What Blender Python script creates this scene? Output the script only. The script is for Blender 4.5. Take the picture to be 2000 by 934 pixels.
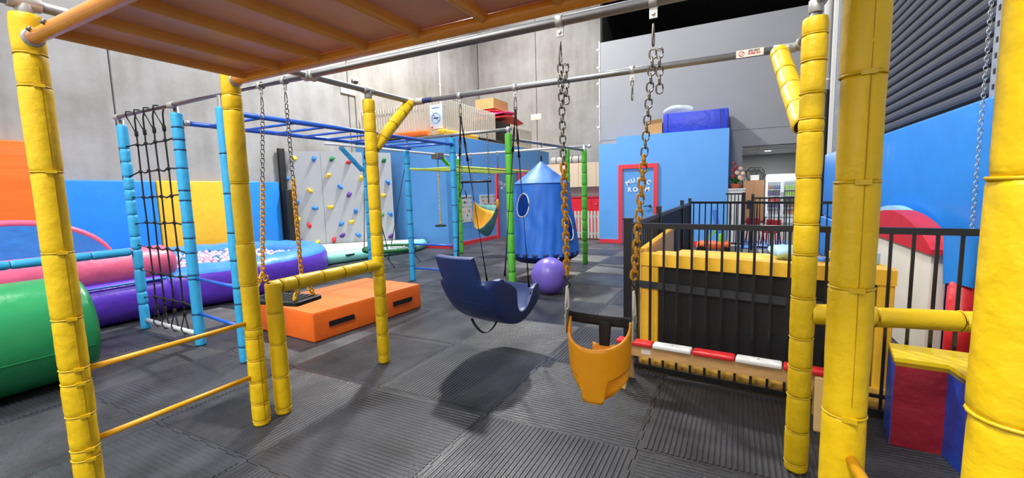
import bpy, bmesh, math, random
from math import sin, cos, pi, radians, sqrt
from mathutils import Vector as V, Matrix as Mx
for o in list(bpy.data.objects): bpy.data.objects.remove(o)
scene = bpy.context.scene
COL = scene.collection
random.seed(7)

# ---------------------------------------------------------------- camera
F_PX = 855.0
PITCH, ROLL, HEAD = radians(6.18), radians(-1.565), radians(27.26)
def _camaxes():
    ch, sh = cos(HEAD), sin(HEAD)
    cp, sp = cos(PITCH), sin(PITCH); cr, sr = cos(ROLL), sin(ROLL)
    P = Mx(((1, 0, 0), (0, cp, -sp), (0, sp, cp))); R = Mx(((cr, -sr, 0), (sr, cr, 0), (0, 0, 1)))
    A = R @ P
    rows = [A @ V(v) for v in ((ch, 0, -sh), (sh, 0, ch), (0, -1, 0))]
    right = V((rows[0][0], rows[1][0], rows[2][0])); down = V((rows[0][1], rows[1][1], rows[2][1])); fwd = V((rows[0][2], rows[1][2], rows[2][2]))
    return right, down, fwd
_r, _d, _f = _camaxes()
cam = bpy.data.cameras.new('camera'); cam_o = bpy.data.objects.new('camera', cam); COL.objects.link(cam_o)
cam.sensor_fit = 'HORIZONTAL'; cam.sensor_width = 36.0; cam.lens = F_PX / 2000.0 * 36.0
cam.clip_start = 0.02; cam.clip_end = 200
cam_o.matrix_world = Mx(((_r[0], -_d[0], -_f[0], 0), (_r[1], -_d[1], -_f[1], 0), (_r[2], -_d[2], -_f[2], 1.5), (0, 0, 0, 1)))
scene.camera = cam_o

# ---------------------------------------------------------------- world, lights, exposure
w = bpy.data.worlds.new('world'); scene.world = w; w.use_nodes = True
w.node_tree.nodes['Background'].inputs[0].default_value = (0.75, 0.85, 1.0, 1)
w.node_tree.nodes['Background'].inputs[1].default_value = 0.3
vs = scene.view_settings
vs.view_transform = 'Standard'; vs.look = 'None'; vs.gamma = 1.0; vs.use_curve_mapping = False
vs.exposure = -1.2
def bay_or_fill(x, y, z, power, size, col=(1.0, 0.985, 0.96)):  # serves the warehouse bays and the added fill lamps
    l = bpy.data.lights.new('bay_or_fill_light', 'AREA'); l.shape = 'DISK'; l.size = size; l.energy = power; l.color = col
    o = bpy.data.objects.new('bay_or_fill_light', l); COL.objects.link(o); o.location = (x, y, z)
    return o
KEY = 3300
bay_or_fill(-6.4, 9.55, 9.2, KEY, 0.55)
bay_or_fill(-1.2, 9.0, 9.2, 700, 0.8)
bay_or_fill(-7.0, 2.6, 9.2, 380, 1.0)
bay_or_fill(-2.0, -.6, 7.8, 600, 1.2)  # added fill lamp, unseen, softens the near left side
bay_or_fill(-1.2, -2.6, 7.8, 1350, 1.2)  # added fill lamp behind the camera, lifts camera-facing sides
bay_or_fill(-6.6, -2.4, 7.8, 800, 1.2)  # second added fill lamp, unseen, on the camera side
bay_or_fill(-7.2, 14.6, 9.2, 420, 0.8)

# ---------------------------------------------------------------- materials
def lin(c):
    c = c / 255.0
    return c / 12.92 if c <= 0.04045 else ((c + 0.055) / 1.055) ** 2.4
def C3(r, g, b): return (lin(r), lin(g), lin(b), 1.0)
MATS = {}
def mat(name, rgb, rough=0.5, metal=0.0, var=0.0, vscale=4.0, bump=0.0, bscale=20.0, emit=0.0, alpha=1.0, stretch=None, trans=0.0, spec=None, rvar=0.0, world=False, coat=0.0, rgb2=None, bdist=0.02):
    m = bpy.data.materials.new(name); m.use_nodes = True; nt = m.node_tree; N = nt.nodes; L = nt.links
    b = N['Principled BSDF']; c = C3(*rgb)
    b.inputs['Base Color'].default_value = c; b.inputs['Roughness'].default_value = rough; b.inputs['Metallic'].default_value = metal
    if spec is not None: b.inputs['Specular IOR Level'].default_value = spec
    if coat: b.inputs['Coat Weight'].default_value = coat; b.inputs['Coat Roughness'].default_value = 0.25
    if emit: b.inputs['Emission Color'].default_value = c; b.inputs['Emission Strength'].default_value = emit
    if alpha < 1: b.inputs['Alpha'].default_value = alpha
    if trans: b.inputs['Transmission Weight'].default_value = trans
    if var or bump or rvar:
        if world: co = N.new('ShaderNodeNewGeometry'); out = co.outputs['Position']
        else: co = N.new('ShaderNodeTexCoord'); out = co.outputs['Object']
        if stretch:
            mp = N.new('ShaderNodeMapping'); mp.inputs['Scale'].default_value = stretch; L.new(out, mp.inputs['Vector']); out = mp.outputs['Vector']
        if var:
            n = N.new('ShaderNodeTexNoise'); n.inputs['Scale'].default_value = vscale; n.inputs['Detail'].default_value = 6; n.inputs['Roughness'].default_value = 0.6
            L.new(out, n.inputs['Vector'])
            r = N.new('ShaderNodeValToRGB'); r.color_ramp.elements[0].position = 0.3; r.color_ramp.elements[1].position = 0.7
            if rgb2: c0 = C3(*rgb2); c1 = c
            else: c0 = tuple(x * (1 - var) for x in c[:3]) + (1,); c1 = tuple(min(1, x * (1 + var)) for x in c[:3]) + (1,)
            r.color_ramp.elements[0].color = c0; r.color_ramp.elements[1].color = c1
            L.new(n.outputs['Fac'], r.inputs['Fac']); L.new(r.outputs['Color'], b.inputs['Base Color'])
        if rvar:
            n3 = N.new('ShaderNodeTexNoise'); n3.inputs['Scale'].default_value = vscale * 1.3; n3.inputs['Detail'].default_value = 5
            L.new(out, n3.inputs['Vector'])
            mr = N.new('ShaderNodeMapRange'); mr.inputs['From Min'].default_value = 0.3; mr.inputs['From Max'].default_value = 0.7
            mr.inputs['To Min'].default_value = max(0.05, rough - rvar); mr.inputs['To Max'].default_value = min(1, rough + rvar)
            L.new(n3.outputs['Fac'], mr.inputs['Value']); L.new(mr.outputs['Result'], b.inputs['Roughness'])
        if bump:
            n2 = N.new('ShaderNodeTexNoise'); n2.inputs['Scale'].default_value = bscale; n2.inputs['Detail'].default_value = 4
            L.new(out, n2.inputs['Vector'])
            bp = N.new('ShaderNodeBump'); bp.inputs['Strength'].default_value = bump; bp.inputs['Distance'].default_value = bdist
            L.new(n2.outputs['Fac'], bp.inputs['Height']); L.new(bp.outputs['Normal'], b.inputs['Normal'])
    MATS[name] = m
    return m
def vinyl(name, rgb, rough=0.38, b=0.35, bs=7.0, bd=0.03, st=None): return mat(name, rgb, rough, var=0.06, vscale=2.5, bump=b, bscale=bs, bdist=bd, stretch=st)
vinyl('yellow_vinyl', (232, 192, 10), 0.42, 0.45, 16, 0.014)
vinyl('yellow_pad', (246, 190, 52))
vinyl('orange_vinyl', (246, 112, 34), 0.42, 0.4, 6, 0.02)
vinyl('orange_wall_pad', (238, 110, 30), 0.45, 0.45, 1.2, 0.06, (0.5, 0.5, 2.5))
vinyl('blue_vinyl', (38, 134, 226), 0.42, 0.3, 3, 0.04)
vinyl('light_blue_inflatable', (60, 138, 222), 0.4, 0.5, 6, 0.03)
vinyl('purple_inflatable', (96, 56, 196), 0.36, 0.45, 6, 0.03)
vinyl('pink_inflatable', (212, 92, 128), 0.4, 0.5, 5, 0.03)
vinyl('green_vinyl', (36, 140, 84), 0.3, 0.4, 4, 0.03)
vinyl('royal_blue_vinyl', (38, 62, 196), 0.35, 0.5, 6, 0.03)
vinyl('maroon_vinyl', (148, 28, 46), 0.42, 0.6, 7, 0.03)
vinyl('red_vinyl', (200, 34, 44), 0.42, 0.4, 6, 0.03)
vinyl('deep_blue_vinyl', (36, 72, 176), 0.42, 0.6, 7, 0.03)
vinyl('wedge_yellow', (240, 206, 24), 0.4, 0.2, 5, 0.02)
vinyl('black_vinyl', (15, 15, 17), 0.55, 0.3, 6, 0.02)
vinyl('aqua_vinyl', (140, 218, 204), 0.45, 0.2)
vinyl('mat_top_grey', (178, 186, 178), 0.6, 0.1)
vinyl('blue_foam', (52, 166, 220), 0.5, 0.5, 16, 0.012)
vinyl('green_foam', (90, 190, 58), 0.5, 0.4, 16, 0.012)
vinyl('tent_blue', (48, 122, 230), 0.5, 0.5, 5, 0.03, (1, 1, 0.5))
vinyl('tent_roof', (62, 136, 224), 0.5, 0.3, 4, 0.03)
vinyl('tent_navy', (14, 40, 110), 0.5, 0.3)
vinyl('ball_purple', (112, 96, 196), 0.34, 0.05)
mat('steel_tube', (150, 151, 154), 0.46, 0.85, var=0.12, vscale=8, stretch=(1, 1, 1))
mat('white_tube', (206, 208, 212), 0.4, 0.3)
mat('galvanised', (178, 186, 196), 0.45, 0.6, var=0.15, vscale=12)
mat('fitting', (186, 186, 182), 0.45, 0.5)
mat('chain_steel', (128, 124, 118), 0.35, 0.9)
mat('yellow_coat', (206, 146, 36), 0.45, var=0.2, vscale=30)
mat('yellow_hook', (226, 176, 20), 0.45)
mat('tie_yellow', (214, 176, 14), 0.4)
mat('seam_dark', (176, 138, 14), 0.6)
mat('orange_tube', (246, 156, 46), 0.33, 0.0, var=0.12, vscale=5, coat=0.3)
mat('rung_paint', (222, 160, 24), 0.38)
mat('deck_ply', (228, 168, 144), 0.4, var=0.1, vscale=3, bump=0.12, bscale=60)
mat('slat_paint', (226, 158, 76), 0.45, var=0.1, vscale=4)
mat('blue_paint', (28, 88, 196), 0.3, var=0.1, vscale=15)
mat('lime_paint', (206, 224, 96), 0.4)
mat('navy_tape', (18, 40, 96), 0.5)
mat('dark_green_tie', (24, 84, 24), 0.5)
mat('rope_black', (18, 18, 20), 0.85, bump=0.5, bscale=180)
mat('strap_black', (20, 20, 22), 0.7, bump=0.3, bscale=200)
mat('rope_green', (30, 96, 52), 0.8, var=0.5, vscale=40)
mat('rope_pale', (196, 206, 206), 0.8)
mat('rope_gold', (206, 176, 116), 0.85, var=0.25, vscale=60)
mat('black_plastic', (22, 23, 26), 0.45, bump=0.1, bscale=80)
mat('black_metal', (20, 20, 23), 0.32, 0.0, coat=0.15)
mat('black_panel', (14, 14, 16), 0.6, var=0.2, vscale=6)
mat('strap_grey', (52, 54, 58), 0.6)
mat('chair_plastic', (30, 52, 108), 0.42, bump=0.08, bscale=90)
mat('bucket_yellow', (250, 166, 16), 0.38, bump=0.06, bscale=60)
mat('wood', (206, 160, 104), 0.5, var=0.18, vscale=3, stretch=(1, 10, 10))
mat('wood_pale', (218, 182, 120), 0.5, var=0.1, vscale=3, stretch=(4, 4, 1))
mat('osb', (240, 180, 80), 0.6, var=0.3, vscale=30)
mat('red_gloss', (216, 40, 44), 0.3)
mat('white_gloss', (232, 232, 230), 0.3)
mat('white_paint', (226, 226, 222), 0.5)
mat('picket_white', (188, 182, 170), 0.55, var=0.06, vscale=6)
mat('red_trim', (222, 52, 64), 0.4)
mat('wall_blue', (92, 160, 230), 0.55, var=0.03, vscale=1.5)
mat('door_blue', (88, 152, 218), 0.45)
mat('grey_wall', (138, 140, 145), 0.7, var=0.03, vscale=1.0)
mat('office_wall', (150, 152, 152), 0.7)
mat('office_ceiling', (196, 196, 196), 0.8)
mat('office_floor', (120, 122, 124), 0.5)
mat('roof_shade', (16, 16, 17), 0.9)  # gloom of the unlit roof space put into the base colour
mat('ceiling_sheet', (212, 214, 218), 0.8)
mat('shutter', (84, 88, 96), 0.42, 0.25, var=0.08, vscale=2)
mat('pipe_black', (34, 34, 37), 0.6)
mat('cardboard', (186, 142, 92), 0.8, var=0.08)
mat('plastic_film', (214, 226, 222), 0.25, alpha=0.6)
mat('panel_grey', (172, 175, 180), 0.5, var=0.03, vscale=2)
for n, c in dict(y=(238, 196, 52), b=(40, 120, 206), g=(18, 122, 66), r=(214, 44, 52), p=(84, 40, 140)).items(): mat('hold_' + n, c, 0.5)
mat('ball_white', (202, 200, 210), 0.4); mat('ball_pink', (222, 164, 190), 0.4); mat('ball_blue', (72, 126, 186), 0.4)
mat('lettering', (228, 232, 236), 0.4)
mat('sign_white', (214, 230, 246), 0.35); mat('sign_blue', (70, 120, 180), 0.4); mat('sign_red', (206, 70, 70), 0.4)
mat('board_white', (214, 216, 218), 0.4); mat('ink', (40, 42, 46), 0.6)
mat('cloth_yellow', (240, 182, 60), 0.8); mat('cloth_teal', (104, 160, 158), 0.8)
mat('cabinet_brown', (158, 118, 82), 0.5, var=0.05, vscale=2, stretch=(8, 8, 1))
mat('cabinet_beige', (208, 188, 164), 0.5, var=0.1, vscale=2.0, stretch=(14, 14, 0.3))
mat('kitchen_red', (214, 28, 50), 0.4); mat('tile_white', (206, 206, 204), 0.3)
mat('fridge_white', (226, 232, 236), 0.35); mat('fridge_inside', (216, 226, 238), 0.5)
mat('fridge_light', (236, 244, 255), 0.5, emit=4.0); mat('downlight', (255, 250, 240), 0.5, emit=8.0)
mat('glass', (235, 245, 248), 0.03, trans=0.0, alpha=0.04)
mat('mattress_grey', (168, 166, 160), 0.8, var=0.06)
mat('leaf', (70, 140, 60), 0.5); mat('petal_pink', (236, 196, 170), 0.5); mat('petal_red', (160, 40, 50), 0.5); mat('pot', (170, 84, 50), 0.5)
mat('toy_orange', (236, 106, 36), 0.4); mat('toy_green', (120, 200, 60), 0.4); mat('toy_blue', (70, 130, 220), 0.35); mat('toy_cyan', (150, 196, 226), 0.45)
mat('mat_blue', (70, 140, 220), 0.5); mat('pink_fabric', (226, 60, 130), 0.6); mat('red_fabric', (206, 52, 60), 0.6)
mat('label_white', (226, 214, 200), 0.5)
mat('stool_red', (206, 34, 40), 0.4)
mat('play_white', (214, 210, 200), 0.5, var=0.05, vscale=4)
mat('sky_print', (150, 206, 240), 0.45)

def translucent(name, f=0.35):
    m = MATS[name]; nt = m.node_tree; N = nt.nodes; L = nt.links; b = N['Principled BSDF']
    t = N.new('ShaderNodeBsdfTranslucent'); t.inputs['Color'].default_value = b.inputs['Base Color'].default_value
    mx = N.new('ShaderNodeMixShader'); mx.inputs[0].default_value = f; L.new(b.outputs[0], mx.inputs[1]); L.new(t.outputs[0], mx.inputs[2])
    L.new(mx.outputs[0], N['Material Output'].inputs['Surface'])
for n, f in (('tent_blue', .12), ('tent_roof', .25), ('cloth_teal', .35), ('cloth_yellow', .35)): translucent(n, f)
def concrete():
    m = bpy.data.materials.new('concrete'); m.use_nodes = True; nt = m.node_tree; N = nt.nodes; L = nt.links; b = N['Principled BSDF']
    g = N.new('ShaderNodeNewGeometry')
    n1 = N.new('ShaderNodeTexNoise'); n1.inputs['Scale'].default_value = 0.7; n1.inputs['Detail'].default_value = 8; n1.inputs['Roughness'].default_value = 0.65
    L.new(g.outputs['Position'], n1.inputs['Vector'])
    mp = N.new('ShaderNodeMapping'); mp.inputs['Scale'].default_value = (2.2, 2.2, 0.22); L.new(g.outputs['Position'], mp.inputs['Vector'])
    n2 = N.new('ShaderNodeTexNoise'); n2.inputs['Scale'].default_value = 1.6; n2.inputs['Detail'].default_value = 6; L.new(mp.outputs['Vector'], n2.inputs['Vector'])
    mx = N.new('ShaderNodeMix'); mx.data_type = 'FLOAT'; mx.inputs[0].default_value = 0.3
    L.new(n1.outputs['Fac'], mx.inputs[2]); L.new(n2.outputs['Fac'], mx.inputs[3])
    r = N.new('ShaderNodeValToRGB'); e = r.color_ramp.elements
    e[0].position = 0.3; e[0].color = C3(124, 122, 116); e[1].position = 0.7; e[1].color = C3(172, 172, 174)
    k = e.new(0.5); k.color = C3(153, 152, 150)
    L.new(mx.outputs[0], r.inputs['Fac'])
    v = N.new('ShaderNodeTexVoronoi'); v.inputs['Scale'].default_value = 2.2; L.new(g.outputs['Position'], v.inputs['Vector'])
    lt = N.new('ShaderNodeMath'); lt.operation = 'LESS_THAN'; lt.inputs[1].default_value = 0.03; L.new(v.outputs['Distance'], lt.inputs[0])
    mc = N.new('ShaderNodeMix'); mc.data_type = 'RGBA'; L.new(lt.outputs[0], mc.inputs[0]); L.new(r.outputs['Color'], mc.inputs[6]); mc.inputs[7].default_value = C3(120, 116, 108)
    L.new(mc.outputs[2], b.inputs['Base Color']); b.inputs['Roughness'].default_value = 0.75
    n3 = N.new('ShaderNodeTexNoise'); n3.inputs['Scale'].default_value = 14; n3.inputs['Detail'].default_value = 6; L.new(g.outputs['Position'], n3.inputs['Vector'])
    bp = N.new('ShaderNodeBump'); bp.inputs['Strength'].default_value = 0.25; bp.inputs['Distance'].default_value = 0.01
    L.new(n3.outputs['Fac'], bp.inputs['Height']); L.new(bp.outputs['Normal'], b.inputs['Normal'])
    MATS['concrete'] = m
concrete()
def rubber():
    m = bpy.data.materials.new('rubber'); m.use_nodes = True; nt = m.node_tree; N = nt.nodes; L = nt.links; b = N['Principled BSDF']
    g = N.new('ShaderNodeNewGeometry')
    n1 = N.new('ShaderNodeTexNoise'); n1.inputs['Scale'].default_value = 1.1; n1.inputs['Detail'].default_value = 9; n1.inputs['Roughness'].default_value = 0.68; n1.inputs['Distortion'].default_value = 0.3
    L.new(g.outputs['Position'], n1.inputs['Vector'])
    r = N.new('ShaderNodeValToRGB'); e = r.color_ramp.elements
    e[0].position = 0.36; e[0].color = C3(34, 35, 39); e[1].position = 0.7; e[1].color = C3(72, 74, 81)
    L.new(n1.outputs['Fac'], r.inputs['Fac']); L.new(r.outputs['Color'], b.inputs['Base Color'])
    n2 = N.new('ShaderNodeTexNoise'); n2.inputs['Scale'].default_value = 2.3; n2.inputs['Detail'].default_value = 7
    L.new(g.outputs['Position'], n2.inputs['Vector'])
    mr = N.new('ShaderNodeMapRange'); mr.inputs['From Min'].default_value = 0.3; mr.inputs['From Max'].default_value = 0.7; mr.inputs['To Min'].default_value = 0.26; mr.inputs['To Max'].default_value = 0.48
    L.new(n2.outputs['Fac'], mr.inputs['Value']); L.new(mr.outputs['Result'], b.inputs['Roughness'])
    n3 = N.new('ShaderNodeTexNoise'); n3.inputs['Scale'].default_value = 120; n3.inputs['Detail'].default_value = 3; L.new(g.outputs['Position'], n3.inputs['Vector'])
    bp = N.new('ShaderNodeBump'); bp.inputs['Strength'].default_value = 0.35; bp.inputs['Distance'].default_value = 0.004
    L.new(n3.outputs['Fac'], bp.inputs['Height']); L.new(bp.outputs['Normal'], b.inputs['Normal'])
    b.inputs['Specular IOR Level'].default_value = 0.4
    MATS['rubber'] = m
rubber()

# ---------------------------------------------------------------- mesh helpers (all in world coordinates)
def basis(d):
    d = V(d).normalized(); a = V((0, 0, 1)) if abs(d.z) < 0.95 else V((1, 0, 0))
    u = d.cross(a).normalized(); v = u.cross(d).normalized()
    return u, v, d
class B:
    def __init__(s): s.v = []; s.f = []; s.m = []; s.sm = []
    def add(s, vs, fs, mi=0, sm=False):
        k = len(s.v); s.v += [tuple(p) for p in vs]
        for f in fs: s.f.append(tuple(i + k for i in f)); s.m.append(mi); s.sm.append(sm)
        return s
    def box(s, lo, hi, mi=0, rz=0, piv=None, bev=0.0):
        x0, y0, z0 = lo; x1, y1, z1 = hi
        if bev > 0:
            bm = bmesh.new(); bmesh.ops.create_cube(bm, size=1.0)
            for q in bm.verts: q.co = V(((x0 + x1) / 2 + q.co.x * (x1 - x0), (y0 + y1) / 2 + q.co.y * (y1 - y0), (z0 + z1) / 2 + q.co.z * (z1 - z0)))
            bmesh.ops.bevel(bm, geom=bm.edges[:], offset=bev, segments=3, profile=0.5, affect='EDGES')
            bm.verts.ensure_lookup_table(); vs = [q.co.copy() for q in bm.verts]; fs = [[q.index for q in f.verts] for f in bm.faces]; bm.free(); sm = True
        else:
            vs = [V(p) for p in ((x0, y0, z0), (x1, y0, z0), (x1, y1, z0), (x0, y1, z0), (x0, y0, z1), (x1, y0, z1), (x1, y1, z1), (x0, y1, z1))]
            fs = [(0, 3, 2, 1), (4, 5, 6, 7), (0, 1, 5, 4), (1, 2, 6, 5), (2, 3, 7, 6), (3, 0, 4, 7)]; sm = False
        if rz:
            c = V(piv) if piv else V(((x0 + x1) / 2, (y0 + y1) / 2, 0)); R = Mx.Rotation(rz, 3, 'Z')
            vs = [c + R @ (p - c) for p in vs]
        return s.add(vs, fs, mi, sm)
    def obox(s, p0, p1, wd, ht, mi=0, up=(0, 0, 1)):      # bar from p0 to p1, wd across, ht along 'up'
        p0 = V(p0); p1 = V(p1); d = (p1 - p0).normalized(); up = V(up); sd = d.cross(up).normalized(); up = sd.cross(d).normalized()
        vs = [p + sd * a * wd / 2 + up * b * ht / 2 for p in (p0, p1) for a, b in ((-1, -1), (1, -1), (1, 1), (-1, 1))]
        return s.add(vs, [(0, 1, 2, 3), (7, 6, 5, 4), (0, 4, 5, 1), (1, 5, 6, 2), (2, 6, 7, 3), (3, 7, 4, 0)], mi)
    def lathe(s, p0, axis, prof, n=16, mi=0, cap=True, sm=True, a0=0.0):    # prof: (t along axis, r)
        p0 = V(p0); u, v, d = basis(axis); vs = []; fs = []
        for t, r in prof:
            for k in range(n):
                a = a0 + 2 * pi * k / n; vs.append(p0 + d * t + (u * cos(a) + v * sin(a)) * r)
        for i in range(len(prof) - 1):
            for k in range(n):
                k2 = (k + 1) % n; fs.append((i * n + k, i * n + k2, (i + 1) * n + k2, (i + 1) * n + k))
        s.add(vs, fs, mi, sm)
        if cap:
            o = len(s.v) - len(vs); e = (len(prof) - 1) * n
            s.f.append(tuple(o + k for k in range(n))[::-1]); s.m.append(mi); s.sm.append(False)
            s.f.append(tuple(o + e + k for k in range(n))); s.m.append(mi); s.sm.append(False)
        return s
    def tube(s, p0, p1, r, n=12, mi=0, cap=True):
        d = V(p1) - V(p0); return s.lathe(p0, d, [(0, r), (d.length, r)], n, mi, cap)
    def path(s, pts, r, n=8, mi=0, closed=False):
        pts = [V(p) for p in pts]; N = len(pts); vs = []; fs = []; pu = None
        for i, p in enumerate(pts):
            a = pts[(i - 1) % N] if (closed or i > 0) else p; b = pts[(i + 1) % N] if (closed or i < N - 1) else p
            d = (b - a).normalized()
            if pu is None: u, v, _ = basis(d)
            else:
                u = pu - d * pu.dot(d)
                u = u.normalized() if u.length > 1e-6 else basis(d)[0]; v = d.cross(u).normalized()
            pu = u; rr = r[i] if isinstance(r, (list, tuple)) else r
            for k in range(n):
                t = 2 * pi * k / n; vs.append(p + (u * cos(t) + v * sin(t)) * rr)
        for i in range(N if closed else N - 1):
            j = (i + 1) % N
            for k in range(n): k2 = (k + 1) % n; fs.append((i * n + k, j * n + k, j * n + k2, i * n + k2))
        s.add(vs, fs, mi, True)
        if not closed:
            o = len(s.v) - len(vs); s.f.append(tuple(o + k for k in range(n))); s.m.append(mi); s.sm.append(False)
            s.f.append(tuple(o + (N - 1) * n + k for k in range(n))[::-1]); s.m.append(mi); s.sm.append(False)
        return s
    def prism(s, poly, z0, z1, mi=0, mtop=None, mside=None):
        n = len(poly); vs = [V((x, y, z0)) for x, y in poly] + [V((x, y, z1)) for x, y in poly]
        k = len(s.v); s.v += [tuple(p) for p in vs]
        s.f.append(tuple(k + i for i in range(n))[::-1]); s.m.append(mi); s.sm.append(False)
        s.f.append(tuple(k + n + i for i in range(n))); s.m.append(mi if mtop is None else mtop); s.sm.append(False)
        for i in range(n):
            j = (i + 1) % n; s.f.append((k + i, k + j, k + n + j, k + n + i)); s.m.append(mi if mside is None else (mside[i] if isinstance(mside, (list, tuple)) else mside)); s.sm.append(False)
        return s
    def extrude(s, pts, vec, mi=0):         # planar 3D polygon swept by vec
        n = len(pts); pts = [V(p) for p in pts]; vec = V(vec); k = len(s.v)
        s.v += [tuple(p) for p in pts] + [tuple(p + vec) for p in pts]
        s.f.append(tuple(k + i for i in range(n))[::-1]); s.f.append(tuple(k + n + i for i in range(n))); s.m += [mi, mi]; s.sm += [False, False]
        for i in range(n): j = (i + 1) % n; s.f.append((k + i, k + j, k + n + j, k + n + i)); s.m.append(mi); s.sm.append(False)
        return s
    def grid(s, fn, nu, nv, mi=0, cu=False, cv=False, skip=None, mfn=None):
        U = nu if cu else nu + 1; W = nv if cv else nv + 1
        vs = [V(fn(i / nu, j / nv)) for i in range(U) for j in range(W)]; k = len(s.v); s.v += [tuple(p) for p in vs]
        for i in range(nu):
            for j in range(nv):
                if skip and skip((i + .5) / nu, (j + .5) / nv): continue
                i2 = (i + 1) % U; j2 = (j + 1) % W
                s.f.append((k + i * W + j, k + i2 * W + j, k + i2 * W + j2, k + i * W + j2)); s.m.append(mfn((i + .5) / nu, (j + .5) / nv) if mfn else mi); s.sm.append(True)
        return s
    def sphere(s, c, r, nu=16, nv=10, mi=0):
        rx, ry, rz = r if isinstance(r, (tuple, list)) else (r, r, r); c = V(c)
        return s.grid(lambda u, v: c + V((rx * cos(2 * pi * u) * sin(pi * (0.001 + v * 0.998)), ry * sin(2 * pi * u) * sin(pi * (0.001 + v * 0.998)), -rz * cos(pi * (0.001 + v * 0.998)))), nu, nv, mi, cu=True)
    def mesh(s, name, mats, off=(0, 0, 0)):
        me = bpy.data.meshes.new(name); ox, oy, oz = off
        me.from_pydata([(x - ox, y - oy, z - oz) for x, y, z in s.v], [], s.f)
        for m in mats: me.materials.append(MATS[m])
        me.polygons.foreach_set('material_index', s.m); me.polygons.foreach_set('use_smooth', s.sm); me.update()
        return me
def wl(o):
    p = V((0, 0, 0))
    while o is not None: p = p + o.location; o = o.parent
    return p
def tag(o, label, cat, group=None, kind=None):
    if label: o['label'] = label
    if cat: o['category'] = cat
    if group: o['group'] = group
    if kind: o['kind'] = kind
    return o
def thing(name, label, cat, loc, group=None):
    o = bpy.data.objects.new(name, None); o.empty_display_size = 0.1; COL.objects.link(o); o.location = loc
    return tag(o, label, cat, group)
def part(b, name, mats, parent, label=None):
    mats = [mats] if isinstance(mats, str) else mats
    o = bpy.data.objects.new(name, b.mesh(name, mats, wl(parent))); COL.objects.link(o); o.parent = parent
    if label: o['label'] = label
    return o
def solo(b, name, mats, label, cat, loc, group=None):
    mats = [mats] if isinstance(mats, str) else mats
    o = bpy.data.objects.new(name, b.mesh(name, mats, loc)); COL.objects.link(o); o.location = loc
    return tag(o, label, cat, group)
def struct(b, name, mats, loc=(0, 0, 0)):
    o = solo(b, name, mats, None, None, loc); o['kind'] = 'structure'; return o
def inst(me, name, parent, loc, rot=None, scale=None):
    o = bpy.data.objects.new(name, me); COL.objects.link(o)
    if parent is not None: o.parent = parent; o.location = V(loc) - wl(parent)
    else: o.location = loc
    if rot is not None: o.rotation_euler = rot.to_euler() if isinstance(rot, Mx) else rot
    if scale is not None: o.scale = scale
    return o
def bevel(o, w, seg=2):
    m = o.modifiers.new('bevel', 'BEVEL'); m.width = w; m.segments = seg; m.limit_method = 'ANGLE'; m.angle_limit = radians(40)
    return o
def solid(o, t, off=0.0):
    m = o.modifiers.new('solid', 'SOLIDIFY'); m.thickness = t; m.offset = off; return o
def subsurf(o, l=1):
    m = o.modifiers.new('sub', 'SUBSURF'); m.levels = l; m.render_levels = l; return o
def text_part(s, name, parent, size, pos, xdir, ydir, m='lettering', depth=0.003):
    cu = bpy.data.curves.new('lettering', 'FONT'); cu.body = s; cu.size = size; cu.align_x = 'CENTER'; cu.align_y = 'CENTER'; cu.extrude = depth; cu.resolution_u = 3; cu.offset = size * 0.035
    t = bpy.data.objects.new('lettering_tmp', cu); COL.objects.link(t)
    bpy.context.view_layer.update()
    me = bpy.data.meshes.new_from_object(t.evaluated_get(bpy.context.evaluated_depsgraph_get())); bpy.data.objects.remove(t)
    X = V(xdir).normalized(); Y = V(ydir).normalized(); Z = X.cross(Y)
    me.transform(Mx(((X[0], Y[0], Z[0], 0), (X[1], Y[1], Z[1], 0), (X[2], Y[2], Z[2], 0), (0, 0, 0, 1)))); me.materials.clear(); me.materials.append(MATS[m])
    return inst(me, name, parent, pos)

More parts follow.
